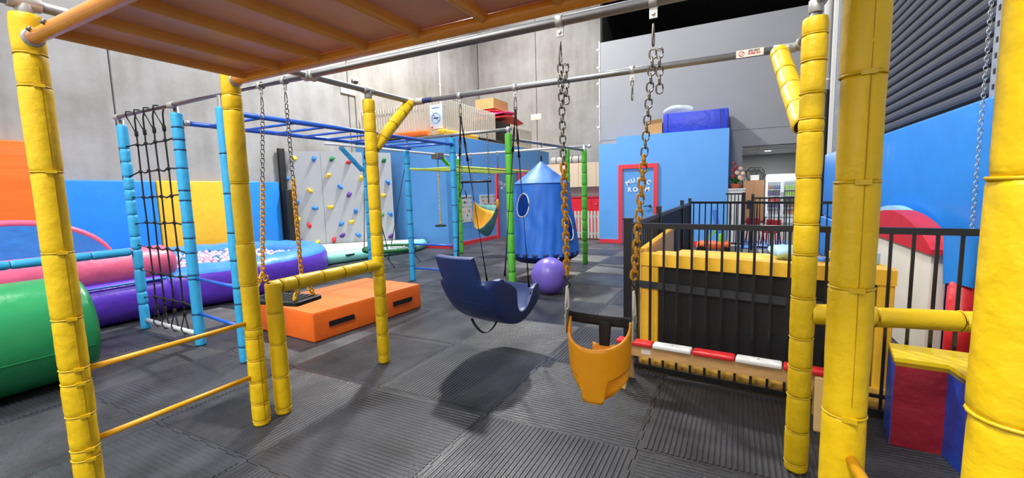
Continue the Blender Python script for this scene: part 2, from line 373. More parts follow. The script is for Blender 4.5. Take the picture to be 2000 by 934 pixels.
# foam padded tube: metal core + foam sleeves + ties (children of the core)
def foam(parent, p0, p1, rf, foam_m, cuts, tie_m=None, rt=0.024, core='steel_tube', name='post', core_ext=(0, 0), tie_r=0.0035, buckle=False, pinch=0.86, gap=0.004, seg=20):
    p0 = V(p0); p1 = V(p1); d = (p1 - p0); Ln = d.length; d.normalize()
    c = part(B().tube(p0 - d * core_ext[0], p1 + d * core_ext[1], rt, 12), name, core, parent)
    t = sorted([0.0] + [x for x in cuts if 0.02 < x < Ln - 0.02] + [Ln])
    for a, b in zip(t, t[1:]):
        a += gap / 2; b -= gap / 2; l = b - a; e = min(0.022, l * 0.3); w = 1 + random.uniform(-0.03, 0.03)
        ph = random.uniform(0, 6.28); uu_, vv_, _d = basis(d); q0 = p0 + d * a
        ts = [(0, pinch * .9), (e * .12, pinch), (e * .5, (1 + pinch) / 2 * 1.01), (e * 1.2, 1.0)] + [(l * k, 1.0 + random.uniform(-.012, .012)) for k in ((.3, .5, .7) if l > .12 else (.5,))] + [(l - e * 1.2, 1.0), (l - e * .5, (1 + pinch) / 2 * 1.01), (l - e * .12, pinch), (l, pinch * .9)]
        bb = B(); vs = []; fs = []
        for i, (tt, k_) in enumerate(ts):
            cr = math.exp(-(min(tt, l - tt) / .03) ** 2) * .03
            for k in range(seg):
                an = 2 * pi * k / seg; r_ = rf * w * k_ * (1 + .012 * sin(2 * an + ph + tt * 9) + cr * sin(5 * an + ph * 2) * (0 if i in (0, len(ts) - 1) else 1))
                vs.append(q0 + d * tt + (uu_ * cos(an) + vv_ * sin(an)) * r_)
        for i in range(len(ts) - 1):
            for k in range(seg): k2 = (k + 1) % seg; fs.append((i * seg + k, i * seg + k2, (i + 1) * seg + k2, (i + 1) * seg + k))
        part(bb.add(vs, fs, 0, True), 'foam_sleeve', foam_m, c)
    if tie_m:
        u, v, _ = basis(d)
        for x in t[1:-1]:
            bb = B().path([p0 + d * x + (u * cos(k * pi / 10) + v * sin(k * pi / 10)) * (rf * pinch + tie_r * 0.5) for k in range(20)], tie_r, 6, closed=True)
            if buckle:
                cdir = (V((0, 0, 1.5)) - (p0 + d * x)); cdir = (cdir - d * cdir.dot(d)).normalized(); s_ = d.cross(cdir)
                q = p0 + d * x + cdir * (rf * 0.97) + s_ * rf * 0.25
                bb.obox(q - s_ * 0.018, q + s_ * 0.018, 0.012, 0.014, up=d)
            part(bb, 'cable_tie', tie_m, c)
    return c
def link_mesh(pitch, r, m, name='chain_link', wd=None):
    wd = wd or pitch * 0.42; L = pitch * 0.5 + r * 0.9; pts = []
    for k in range(14):
        a = 2 * pi * k / 14; x = cos(a) * wd; z = sin(a) * wd
        z += (L - wd) * (1 if sin(a) > 0.01 else (-1 if sin(a) < -0.01 else 0))
        pts.append((x, 0, z))
    return B().path(pts, r, 6, closed=True).mesh(name, [m])
LINKS = {}
def chain(parent, p0, p1, pitch=0.036, r=0.0042, m='chain_steel', m2=None, frac=0.5, r2=None):
    p0 = V(p0); p1 = V(p1); n = max(1, round((p1 - p0).length / pitch)); d = (p1 - p0) / n
    u, v, dd = basis(d); R0 = Mx((u, v, dd)).transposed(); R1 = R0 @ Mx.Rotation(pi / 2, 3, 'Z')
    for i in range(n):
        use2 = m2 and i / n > frac; key = (pitch, r2 if use2 else r, m2 if use2 else m)
        if key not in LINKS: LINKS[key] = link_mesh(pitch, key[1], key[2])
        inst(LINKS[key], 'chain_link', parent, p0 + d * (i + .5), R0 if i % 2 else R1)
def chain_joined(parent, p0, p1, pitch=0.036, r=0.004, m='chain_steel'):
    p0 = V(p0); p1 = V(p1); n = max(1, round((p1 - p0).length / pitch)); d = (p1 - p0) / n; u, v, dd = basis(d); b = B()
    for i in range(n):
        c = p0 + d * (i + .5); s_ = u if i % 2 else v
        b.path([c + s_ * cos(2 * pi * k / 8) * pitch * .4 + dd * sin(2 * pi * k / 8) * pitch * .62 for k in range(8)], r, 4, closed=True)
    return part(b, 'chain', m, parent)
def bracket(parent, p, axis, rb=0.024, drop=0.05, name='hanger_bracket'):
    p = V(p); a = V(axis).normalized(); b = B().lathe(p - a * 0.018, a, [(0, rb + .001), (0, rb + .004), (.036, rb + .004), (.036, rb + .001)], 16, cap=False)
    z = V((0, 0, -1)); b.obox(p + z * (rb), p + z * (rb + drop), 0.008, 0.036, up=a)
    s_ = a.cross(z); b.tube(p + z * (rb + drop * .55) - s_ * .012, p + z * (rb + drop * .55) + s_ * .012, 0.009, 8)
    return part(b, name, 'fitting', parent)
def carabiner(parent, p, h=0.09, ax=(1, 0, 0), m='chain_steel', wd=0.02):
    p = V(p); a = V(ax).normalized(); pts = []
    for k in range(16):
        t = 2 * pi * k / 16; wt = wd * (0.65 + 0.35 * (-sin(t)) )
        pts.append(p + a * cos(t) * wt + V((0, 0, -h / 2 + sin(t) * h / 2)))
    return part(B().path(pts, 0.0045, 6, closed=True), 'carabiner', m, parent)

# ================================================================ THE SETTING
XL, XR, YB, YF, ZC = -10.2, 1.8, 17.0, -4.2, 10.0
# floor: slab + interlocking ribbed rubber tiles
floor = struct(B().box((XL - .2, YF - .2, -.2), (3.6, 21.2, -.021)), 'floor', ['rubber'])
def tile_mesh(along_x, sx=1.0, sy=1.04, n=32):
    g = .0022; T = .013; per = .1; b = B()
    def edge(L):            # square-wave offsets along one edge
        out = []; k = int(round(L / per)); st = L / k
        for i in range(k):
            o = T / 2 if i % 2 else -T / 2
            out += [(i * st + (.0 if i else 0.0), o), ((i + 1) * st, o)]
        return out
    def strip(hx, hy, z0, z1):
        ex = edge(sx); ey = edge(sy); poly = []
        poly += [(min(max(t, .009), sx - .009), o + g) for t, o in ex]
        poly += [(sx + o - g, min(max(t, .009), sy - .009)) for t, o in ey]
        poly += [(min(max(t, .009), sx - .009), sy + o - g) for t, o in reversed(ex)]
        poly += [(o + g, min(max(t, .009), sy - .009)) for t, o in reversed(ey)]
        return poly
    b.prism(strip(0, 0, 0, 0), -.022, -.004)
    m = .03; Lc = sy if along_x else sx; La = sx if along_x else sy; p = (Lc - 2 * m) / n
    for i in range(n):
        a = m + i * p; prof = [(a + p * .06, -.004), (a + p * .13, -.0014), (a + p * .27, 0), (a + p * .57, 0), (a + p * .71, -.0014), (a + p * .78, -.004)]
        vs = []
        for e in (m * .8, La - m * .8):
            for c, z in prof: vs.append((e, c, z) if along_x else (c, e, z))
        fs = [(k, k + 6, k + 7, k + 1) for k in range(5)] if not along_x else [(k + 1, k + 7, k + 6, k) for k in range(5)]
        b.add(vs, [f[::-1] for f in fs], 0, True)
    return b.mesh('rubber_tile', ['rubber'])
TA, TB = tile_mesh(True), tile_mesh(False)
for i in range(-8, 5):
    for j in range(-6, 14):
        x = -2.48 + i; y = 2.44 + j * 1.04
        if x < XL - .3 or x > XR or y > 16.6: continue
        if y > 12.9 and x > -3.4: continue
        if x < -7.9 and y > 9.8: continue
        inst(TB if (i + j) % 2 == 0 else TA, 'rubber_tile', floor, (x, y, 0))
# left wall of tilt-up concrete panels
wall_left = struct(B().box((XL - .3, YF - .2, 0), (XL - .14, YB + .2, ZC)), 'wall_left', ['concrete'])
ys = [YF, -1.5, 4.04, 9.6, 15.19, YB]
for a, b_ in zip(ys, ys[1:]):
    bevel(part(B().box((XL - .14, a + .012, 0), (XL, b_ - .012, ZC)), 'concrete_panel', 'concrete', wall_left), .012, 1)
wall_back = struct(B().box((XL - .3, YB + .14, 0), (-3.6, YB + .3, ZC)), 'wall_back', ['concrete'])
xs = [XL, -7.45, -3.68]
for a, b_ in zip(xs, xs[1:]):
    bevel(part(B().box((a + .01, YB, 0), (b_ - .01, YB + .14, ZC)), 'concrete_panel', 'concrete', wall_back), .012, 1)
part(B().box((-7.72, YB - .012, 4.42), (-7.26, YB + .01, 4.66), bev=.004), 'cover_plate', 'label_white', wall_back)
wall_front = struct(B().box((XL, YF - .15, 0), (XR, YF, ZC)), 'wall_front', ['white_paint'])
# partition of painted board with the office opening
wp = B().box((-3.66, 13.0, 0), (.09, 13.12, 5.72)).box((.09, 13.0, 2.5), (XR, 13.12, 5.72))
wall_partition = struct(wp, 'wall_partition', ['grey_wall'])
part(B().box((-3.69, 12.985, 2.9), (-3.655, 13.13, 5.76)), 'edge_trim', 'galvanised', wall_partition)
for z in (3.3, 3.9, 4.55, 5.0, 5.5): part(B().box((-3.75, 12.97, z), (-3.67, 13.0, z + .05)), 'fixing_clip', 'white_paint', wall_partition)
part(B().box((-3.65, 12.992, 2.93), (1.8, 13.0, 2.945)), 'joint_strip', 'grey_wall', wall_partition)
part(B().box((.09, 12.98, 2.47), (XR, 13.14, 2.5)), 'opening_trim', 'black_metal', wall_partition)
# roof space behind the partition; its near-black colour stands in for shade
struct(B().box((-3.66, 13.13, 6.9), (6, 21.3, 7.0)).box((-3.66, 21.0, 2.9), (6, 21.2, 7)).box((-3.68, 13.13, 0), (-3.62, 21.2, 7)).box((3.5, 13.2, 0), (3.6, 21.2, 7)), 'wall_roof_space', ['roof_shade'])
struct(B().box((XL - .3, YF - .2, ZC), (XR + .3, YB + .3, ZC + .1)), 'ceiling', ['ceiling_sheet'])
# office behind the opening
struct(B().box((-2.5, 20.7, 0), (3.4, 20.8, 2.72)).box((-2.6, 13.12, 0), (-2.5, 20.8, 2.72)).box((3.3, 13.12, 0), (3.4, 20.8, 2.72)), 'wall_office', ['office_wall'])
oc = struct(B().box((-2.6, 13.13, 2.72), (3.4, 20.8, 2.8)), 'ceiling_office', ['office_ceiling'])
for x in (-.6, .6, 1.8):
    part(B().box((x - .008, 13.2, 2.712), (x + .008, 20.7, 2.721)), 'ceiling_grid_bar', 'office_wall', oc)
for y in (14.2, 15.4, 16.6, 17.8, 19.0):
    part(B().box((-2.4, y - .008, 2.712), (3.3, y + .008, 2.721)), 'ceiling_grid_bar', 'office_wall', oc)
for y in (16.0, 18.6):
    part(B().tube((.95, y, 2.705), (.95, y, 2.722), .1, 16), 'downlight', 'downlight', oc)
l = bpy.data.lights.new('office_downlight', 'AREA'); l.shape = 'DISK'; l.size = .3; l.energy = 170; lo = bpy.data.objects.new('office_downlight', l); COL.objects.link(lo); lo.location = (.95, 16.0, 2.69)
l = bpy.data.lights.new('office_downlight', 'AREA'); l.shape = 'DISK'; l.size = .3; l.energy = 170; lo = bpy.data.objects.new('office_downlight', l); COL.objects.link(lo); lo.location = (.95, 18.6, 2.69)
struct(B().box((-2.5, 13.0, -.02), (3.3, 20.7, 0.0)), 'floor_office', ['office_floor'])
# right wall and roller shutter
wr = B().box((XR, YF - .2, 0), (XR + .2, 4.95, ZC)).box((XR, 11.5, 0), (XR + .2, 13.1, ZC)).box((XR, 4.95, 6.2), (XR + .2, 11.5, ZC)).box((XR + .12, 4.9, 0), (XR + .2, 11.5, 6.3))
wall_right = struct(wr, 'wall_right', ['grey_wall'])
shutter = thing('roller_shutter', 'dark grey ribbed roller shutter door above the right-hand blue pads', 'roller door', (XR + .05, 8.2, 0))
pz = .122
sl = B(); pr = [(.03, 0), (-.012, .012), (-.022, .035), (-.022, .062), (-.012, .082), (.026, .09), (.03, .1)]
sl.grid(lambda u, v: (XR + .06 + pr[min(6, int(round(v * 6)))][0], 4.98 + u * 6.5, pr[min(6, int(round(v * 6)))][1] * 1.22), 1, 6)
for k in range(len(sl.sm)): sl.sm[k] = False
slm = sl.mesh('shutter_slat', ['shutter'], (XR + .06, 8.2, 0))
for k in range(51): inst(slm, 'shutter_slat', shutter, (XR + .06, 8.2, k * pz))
for y in (4.93, 11.5):
    part(B().box((XR - .02, y - .05, 0), (XR + .09, y + .05, 6.3)), 'guide_track', 'galvanised', shutter)
hbm = B().box((-.0035, -.012, -.02), (.0035, .012, .02)).mesh('track_slot', ['pipe_black'])
for k in range(30): inst(hbm, 'track_slot', shutter, (XR - .022, 4.92, 2.1 + k * .12))
# blue corner box (sensory room) with its own walls, door, skirting and mezzanine top
XS, YS, ZS = -6.95, 9.74, 3.07
struct(B().box((XL, YS, 0), (XS, YS + .12, ZS)), 'wall_sensory_front', ['wall_blue'])
struct(B().box((XS - .12, YS + .12, 0), (XS, YB, ZS)), 'wall_sensory_side', ['wall_blue'])
struct(B().box((XL, YS, ZS - .06), (XS - .01, YB, ZS + .01)), 'floor_mezzanine', ['wood_pale'])
struct(B().box((XL, YS - .025, 0), (XS + .025, YS, .11)), 'baseboard_sensory_front', ['red_trim'])
struct(B().box((XS, YS, 0), (XS + .025, 12.42, .11)), 'baseboard_sensory_side', ['red_trim'])
d2 = struct(B().box((XS - .02, 12.55, 0), (XS + .012, 14.0, 2.16)), 'door_2', ['door_blue'])
fr = B().box((XS, 12.42, 0), (XS + .05, 12.55, 2.28)).box((XS, 14.0, 0), (XS + .05, 14.13, 2.28)).box((XS, 12.55, 2.16), (XS + .05, 14.0, 2.28))
part(fr, 'door_frame', 'red_trim', d2)
for i, ch in enumerate('ORY'):
    t = (i - 1) * .3
    text_part(ch, 'lettering', d2, .17, (XS + .016, 12.84 + (i - 1) * .17, 1.79 - .02 * i * i), (0, cos(t), -sin(t)), (0, sin(t), cos(t)))
text_part('M', 'lettering', d2, .17, (XS + .016, 12.84, 1.6), (0, 1, 0), (0, 0, 1))
d3 = struct(B().box((XS - .02, 14.55, 0), (XS + .012, 15.45, 2.16)), 'door_3', ['door_blue'])
part(B().box((XS, 14.45, 0), (XS + .05, 14.55, 2.28)).box((XS, 15.45, 0), (XS + .05, 15.57, 2.28)).box((XS, 14.55, 2.16), (XS + .05, 15.45, 2.28)), 'door_frame', 'red_trim', d3)
# music room front
YM = 12.1
struct(B().box((-3.45, YM, 0), (-2.95, 13.0, 2.725)).box((-2.95, YM, 0), (-.21, 13.0, 2.9)), 'wall_music_room', ['wall_blue'])
d1 = struct(B().box((-2.79, YM - .012, .01), (-1.97, YM + .05, 2.03)), 'door_1', ['door_blue'])
part(B().box((-2.9, YM - .045, 0), (-2.79, YM, 2.14)).box((-1.97, YM - .045, 0), (-1.86, YM, 2.14)).box((-2.79, YM - .045, 2.03), (-1.97, YM, 2.14)), 'door_frame', 'red_trim', d1)
part(B().tube((-2.06, YM - .012, 1.02), (-2.06, YM - .06, 1.02), .03, 12).obox((-2.06, YM - .055, 1.02), (-2.22, YM - .055, 1.02), .016, .02), 'door_handle', 'black_metal', d1, 'black lever handle')
for i, ch in enumerate('MUSIC'):
    a = (i - 2) * .27; R = .52
    text_part(ch, 'lettering', d1, .16, (-2.37 + R * sin(a), YM - .016, 1.2 + R * cos(a)), (cos(a), 0, -sin(a)), (sin(a), 0, cos(a)))
for i, ch in enumerate('ROOM'):
    text_part(ch, 'lettering', d1, .16, (-2.37 + (i - 1.5) * .155, YM - .016, 1.46), (1, 0, 0), (0, 0, 1))
struct(B().box((-3.45, YM - .025, 0), (-2.9, YM, .1)).box((-1.86, YM - .025, 0), (-.2, YM, .1)), 'baseboard_music_room', ['red_trim'])
# pipes on the right wall
dp = thing('downpipe', 'white downpipe with a black wrapped lower half beside the roller shutter', 'pipe', (1.66, 12.0, 0))
part(B().tube((1.66, 12.0, 3.5), (1.66, 12.0, 9.9), .085, 20), 'upper_pipe', 'white_paint', dp)
part(B().lathe((1.66, 12.0, 0), (0, 0, 1), [(0, .1), (3.52, .1), (3.53, .086)], 20), 'lower_pipe', 'pipe_black', dp)
part(B().lathe((1.66, 12.0, 3.72), (0, 0, 1), [(0, .086), (0, .092), (.04, .092), (.04, .086)], 20, cap=False).box((1.72, 11.99, 3.73), (1.795, 12.02, 3.76)), 'pipe_clip', 'white_paint', dp)
part(B().box((1.73, 11.72, 0), (1.795, 11.86, 9.9)), 'cover_strip', 'white_paint', dp)
cd = thing('conduit', 'thin white conduit running up the left concrete wall behind pickets', 'conduit', (XL + .03, 14.1, 3.2))
part(B().tube((XL + .03, 14.1, 3.1), (XL + .03, 14.1, 9.9), .03, 10), 'pipe', 'white_paint', cd)
for z in (4.2, 5.6, 7.0): part(B().box((XL, 14.05, z), (XL + .065, 14.15, z + .03)), 'saddle', 'white_paint', cd)
cc = thing('security_camera', 'small white dome security camera on the left concrete wall', 'camera', (XL, 9.78, 4.6))
part(B().box((XL + .001, 9.3, 4.45), (XL + .05, 9.85, 4.66), bev=.01), 'junction_box', 'white_paint', cc)
part(B().lathe((XL + .1, 9.82, 4.95), (0, 0, -1), [(0, .05), (.0, .09), (.08, .09), (.1, .075)], 16).obox((XL, 9.82, 4.92), (XL + .1, 9.82, 4.92), .06, .05), 'housing', 'white_gloss', cc)
part(B().sphere((XL + .1, 9.82, 4.84), (.07, .07, .06), 14, 8), 'lens_dome', 'black_plastic', cc)
part(B().path([(XL + .02, 9.83, 4.5), (XL + .02, 9.83, 3.2)], .008, 6), 'cable', 'rope_black', cc)

# ================================================================ YELLOW SWING FRAME
SF = thing('swing_frame', 'yellow padded steel swing frame with orange overhead deck filling the foreground', 'swing frame', (-2.8, 2.85, 0))
YV, TIE = 'yellow_vinyl', 'tie_yellow'
BZ = 2.38
P1 = foam(SF, (-2.8, .83, 0), (-2.8, .83, 2.33), .056, YV, [.06, .27, .32, .49, .65, .72, .963, 1.276, 1.645, 2.02, 2.16], TIE, core_ext=(0, .04), buckle=True, pinch=.93, gap=.002)
P2 = foam(SF, (-2.8, 1.7, 0), (-2.8, 1.7, 2.27), .054, YV, [.03, .15, .3, .45, .6, .66, .95, 1.22, 1.6, 2.05, 2.14], TIE, core_ext=(0, .02), pinch=.92, gap=.002)
P3 = foam(SF, (-2.8, 1.86, 0), (-2.8, 1.86, .93), .053, YV, [.04, .27, .5, .72], TIE, pinch=.94)
foam(SF, (-2.8, 1.83, .895), (-2.8, 2.85, .895), .05, YV, [.08, .2, .42, .62, .85], TIE, name='side_rail', pinch=.92)
P4 = foam(SF, (-2.8, 2.85, 0), (-2.8, 2.85, 2.31), .052, YV, [.08, .26, .44, .62, .8, .98, 1.16, 1.38, 1.6, 1.76, 1.88, 2.04, 2.2], TIE, core_ext=(0, .06), pinch=.92)
foam(SF, (-2.8, 2.88, 1.9), (-2.8, 3.39, 2.37), .05, YV, [.14, .34, .52, .63], TIE, name='brace', pinch=.94)
P5 = foam(SF, (.31, 2.6, 0), (.31, 2.6, 2.28), .054, YV, [.045, .22, .41, .565, .72, .93, 1.15, 1.3, 1.53, 1.75, 1.81, 1.93, 2.08, 2.2], TIE, core_ext=(0, .08), pinch=.94)
foam(SF, (.29, 2.64, 1.78), (.215, 3.38, 2.34), .054, YV, [.2, .42, .62, .86], TIE, name='brace', pinch=.92)
P6 = foam(SF, (.3, 1.55, 0), (.3, 1.55, 2.3), .0535, YV, [.34, .82, 1.2, 1.5, 1.79, 2.05], 'tie_yellow', core_ext=(0, .06), buckle=True, pinch=.965, gap=.001, seg=28)
P7 = foam(SF, (.385, .9, 0), (.385, .9, 2.3), .0555, YV, [.34, .7, 1.14, 1.5, 1.9], 'tie_yellow', core_ext=(0, .06), pinch=.96, gap=.001, seg=36)
foam(SF, (.34, 2.6, .845), (1.42, 2.83, .835), .05, YV, [.28, .62, .95], TIE, name='side_rail', pinch=.93)
foam(SF, (1.46, 2.84, 0), (1.46, 2.84, 1.2), .054, YV, [.3, .6, .9], TIE)
# seams of the sleeves
for px, py, r, z0, z1 in ((-2.8, .83, .056, .02, 2.1), (-2.8, 1.7, .054, .03, .62), (.3, 1.55, .0535, .86, 2.2)):
    c = V((0, 0, 0)) - V((px, py, 0)); c.normalize(); s_ = V((-c.y, c.x, 0)); k = c * .93 + s_ * (.36 if px < 0 else .3); k.normalize()
    part(B().obox(V((px, py, z0)) + k * r * .995, V((px, py, z1)) + k * r * .995, .0022, .004, up=k), 'sleeve_seam', 'seam_dark', SF)
# tubes
def tube(parent, name, p0, p1, r, m): return part(B().tube(p0, p1, r, 16), name, m, parent)
tube(SF, 'cross_tube', (-2.8, .55, BZ), (-2.8, 3.43, BZ), .0235, 'steel_tube')
tube(SF, 'cross_tube', (.33, .55, BZ - .01), (.33, 3.43, BZ - .01), .0235, 'steel_tube')
tube(SF, 'swing_beam', (-2.8, 3.43, BZ), (.33, 3.43, BZ - .012), .0235, 'steel_tube')
NB = [(-6.22, 2.47, 2.45), (-4.94, 2.41, 2.432), (-2.95, 2.285, 2.388), (.5, 2.165, 2.343)]
part(B().path([NB[1], NB[2], NB[3]], .025, 16), 'swing_beam', 'steel_tube', SF)
def nb(x):
    for a, b in zip(NB, NB[1:]):
        if a[0] <= x <= b[0]: t = (x - a[0]) / (b[0] - a[0]); return V([a[k] + (b[k] - a[k]) * t for k in range(3)])
# fittings
def sock(c, ax, l=.09, r=.031):
    c = V(c); a = V(ax).normalized(); return part(B().lathe(c - a * l / 2, a, [(0, r * .9), (.004, r), (l - .004, r), (l, r * .9)], 16), 'pipe_fitting', 'fitting', SF)
def bolt(c, ax): return part(B().tube(c, V(c) + V(ax) * .014, .011, 8), 'grub_screw', 'chain_steel', SF)
for y in (.83, 2.85, 3.40): sock((-2.8, y, BZ), (0, 1, 0), .11)
for y in (.9, 2.6, 3.38, 1.55): sock((.33, y, BZ - .01), (0, 1, 0), .1)
sock((-2.72, 3.43, BZ), (1, 0, 0), .1); sock((.25, 3.43, BZ - .012), (1, 0, 0), .13); sock((-2.8, 2.28, BZ), (1, -.05, 0), .1, .034); sock((-2.8, 2.28, BZ), (0, 1, 0), .1, .034)
sock((-2.8, 2.85, 2.345), (0, 0, 1), .06); sock((-2.8, .83, 2.345), (0, 0, 1), .06); sock((.31, 2.6, 2.33), (0, 0, 1), .06)
bolt((-2.79, .85, 2.4), (1, 0, .3)); bolt((-2.775, 2.88, 2.37), (1, 0, -.2)); bolt((-2.77, 2.82, 2.37), (1, 0, -.2)); bolt((.22, 3.41, 2.37), (0, -1, 0)); bolt((.28, 3.41, 2.37), (0, -1, 0))
part(B().lathe((-2.7, 3.43, BZ), (1, 0, 0), [(0, .025), (.13, .025)], 16, cap=False), 'blue_tape', 'navy_tape', SF)
# sticker on the far beam
st = part(B().box((-.03, 3.4, 2.345), (.13, 3.405, 2.392)), 'warning_sticker', 'label_white', SF)
sb = B().path([(.002 + .016 * cos(k * pi / 6), 3.399, 2.368 + .016 * sin(k * pi / 6)) for k in range(12)], .002, 4, closed=True).obox((-.008, 3.399, 2.358), (.012, 3.399, 2.378), .002, .003)
part(sb, 'sticker_symbol', 'sign_red', st)
text_part('DO NOT', 'sticker_text', st, .016, (.075, 3.398, 2.38), (1, 0, 0), (0, 0, 1), 'ink', .0005)
text_part('CLIMB ON', 'sticker_text', st, .016, (.075, 3.398, 2.364), (1, 0, 0), (0, 0, 1), 'sign_red', .0005)
# ladder rungs
for z in (.34, .7):
    tube(SF, 'rung', (-2.8, .86, z), (-2.8, 1.68, z), .0145, 'rung_paint')
    tube(SF, 'rung', (.31, 1.53, z), (.37, .93, z), .0145, 'rung_paint')
# orange overhead deck
deck = part(B().box((-2.66, .835, 2.252), (.37, 1.70, 2.268)), 'overhead_deck', 'deck_ply', SF, 'reddish brown deck sheet')
for y in (.83, 1.7): part(B().tube((-2.78, y, 2.222), (.4, y, 2.222), .0285, 18), 'deck_tube', 'orange_tube', deck)
for x in (-2.63, -2.31, -1.98, -1.65, -1.32, -.97, -.63, -.29, .05, .3):
    q = B()
    pr = [(.0, .022), (-.018, .022), (-.018, -.008), (-.011, -.019), (.0, -.022), (.011, -.019), (.018, -.008), (.018, .022)]
    q.extrude([(x + a, .86, 2.231 + b) for a, b in pr], (0, .815, 0))
    part(q, 'deck_slat', 'slat_paint', deck)
for x in (-2.8, .385):
    for y in (.83, 1.7):
        if x > 0 and y > 1: continue
        s_ = 1 if x < 0 else -1
        part(B().lathe((x + s_ * .048, y, 2.222), (s_, 0, 0), [(0, .034), (0, .038), (.016, .038), (.016, .029)], 20), 'deck_collar', 'galvanised', deck)
for x in (-2.68, -2.53):
    part(B().tube((x, .81, 2.235), (x, .795, 2.243), .011, 10), 'bolt_head', 'chain_steel', deck)
# hanger brackets
HB = {}
for k, x in dict(fl=-3.42, fr=-3.1, bl=-.83, br=-.365).items():
    p = nb(x); HB[k] = p; bracket(SF, p, (1, -.035, -.013), .026)
for k, x in dict(cl=-2.26, cr=-1.70, sp=-.72).items():
    p = V((x, 3.43, BZ - .003)); HB[k] = p; bracket(SF, p, (1, 0, 0), .0245)
sp = thing('spare_hook', 'lone steel snap hook hanging unused from the far swing beam', 'hook', HB['sp'] + V((0, 0, -.08)))
carabiner(sp, HB['sp'] + V((0, 0, -.065)), .05, (1, 0, 0), wd=.014); carabiner(sp, HB['sp'] + V((0, 0, -.11)), .11, (.3, 1, 0), wd=.016)

# ---------------------------------------------------------------- flat platform swing
fs = thing('platform_swing', 'flat black platform swing on yellow coated chains above the orange mat', 'swing', (-3.3, 2.28, .66))
ax = V((.985, .17, 0)); ay = V((-.17, .985, 0)); c0 = V((-3.32, 2.29, .68))
def sq(u, v, z=0): return c0 + ax * u + ay * v + V((0, 0, z))
hw, hd = .27, .145
poly = []
for sx_, sy_ in ((1, 1), (-1, 1), (-1, -1), (1, -1)):
    for k in range(4):
        a = math.atan2(sy_, sx_) - pi / 4 + k * pi / 6; poly.append(sq(sx_ * (hw - .03) + .03 * cos(a), sy_ * (hd - .03) + .03 * sin(a), -.03))
seat = bevel(part(B().extrude(poly, (0, 0, .034)), 'seat', 'black_plastic', fs), .006)
for k in range(9):
    u = -.2 + k * .05; part(B().obox(sq(u, -.1, .006), sq(u, .1, .006), .018, .006), 'grip_ridge', 'black_plastic', seat)
for s_, hk in ((-1, 'fl'), (1, 'fr')):
    top = HB[hk] + V((0, 0, -.075)); carabiner(fs, top, .1, (1, 0, 0)); mid = sq(s_ * .2, 0, .2)
    chain(fs, top + V((0, 0, -.1)), mid, .036, .0042, m2='yellow_coat', frac=.42, r2=.0068)
    for t in (-1, 1):
        e = sq(s_ * .21, t * .1, .03); chain(fs, mid, e, .036, .0068, 'yellow_hook')
        part(B().sphere(e + V((0, 0, -.008)), (.017, .017, .022), 10, 6), 'eye_bolt', 'yellow_hook', fs)

# ---------------------------------------------------------------- yellow bucket swing
bs = thing('bucket_swing', 'yellow half bucket infant swing with black belt on long chains', 'swing', (-.63, 2.16, .45))
bc = V((-.62, 2.17, 0)); RX, RY = .165, .155
def bpt(a, z, k=1.0):      # a: 0 = right side, pi = left side, front (towards camera) at 3pi/2
    kk = k * (1 - .14 * max(0, (.7 - z)) / .3 * (1 if z < .7 else 0))
    return bc + V((RX * cos(a) * kk, RY * sin(a) * kk, z))
def bfun(u, v):
    a = pi + u * pi; s = abs(sin(a)) ** .55
    top = .83 - .115 * s; lowc = .44 + .0 * s
    m = abs(u - .5) * 2          # 0 centre 1 ends
    low = .43 if m < .24 else (.43 + .12 * (m - .24) / .08 if m < .32 else .55 + .05 * (m - .32) / .68)
    z = top + (low - top) * v
    return bpt(a, z)
sh = part(B().grid(bfun, 48, 14), 'shell', 'bucket_yellow', bs); solid(sh, .012, 1); 
# crotch piece: from the front tongue under to the back
def cfun(u, v):
    w_ = (v - .5) * 2
    t = u; y = -.105 + t * .2; z = .43 + .0 * t + .05 * (2 * t - .6) ** 2 + .32 * max(0, t - .55) ** 1.1
    return bc + V((w_ * (.05 + .015 * t), y, z - .0 + abs(w_) ** 3 * .01))
cp = part(B().grid(cfun, 14, 6), 'crotch_panel', 'bucket_yellow', bs); solid(cp, .012, 0)
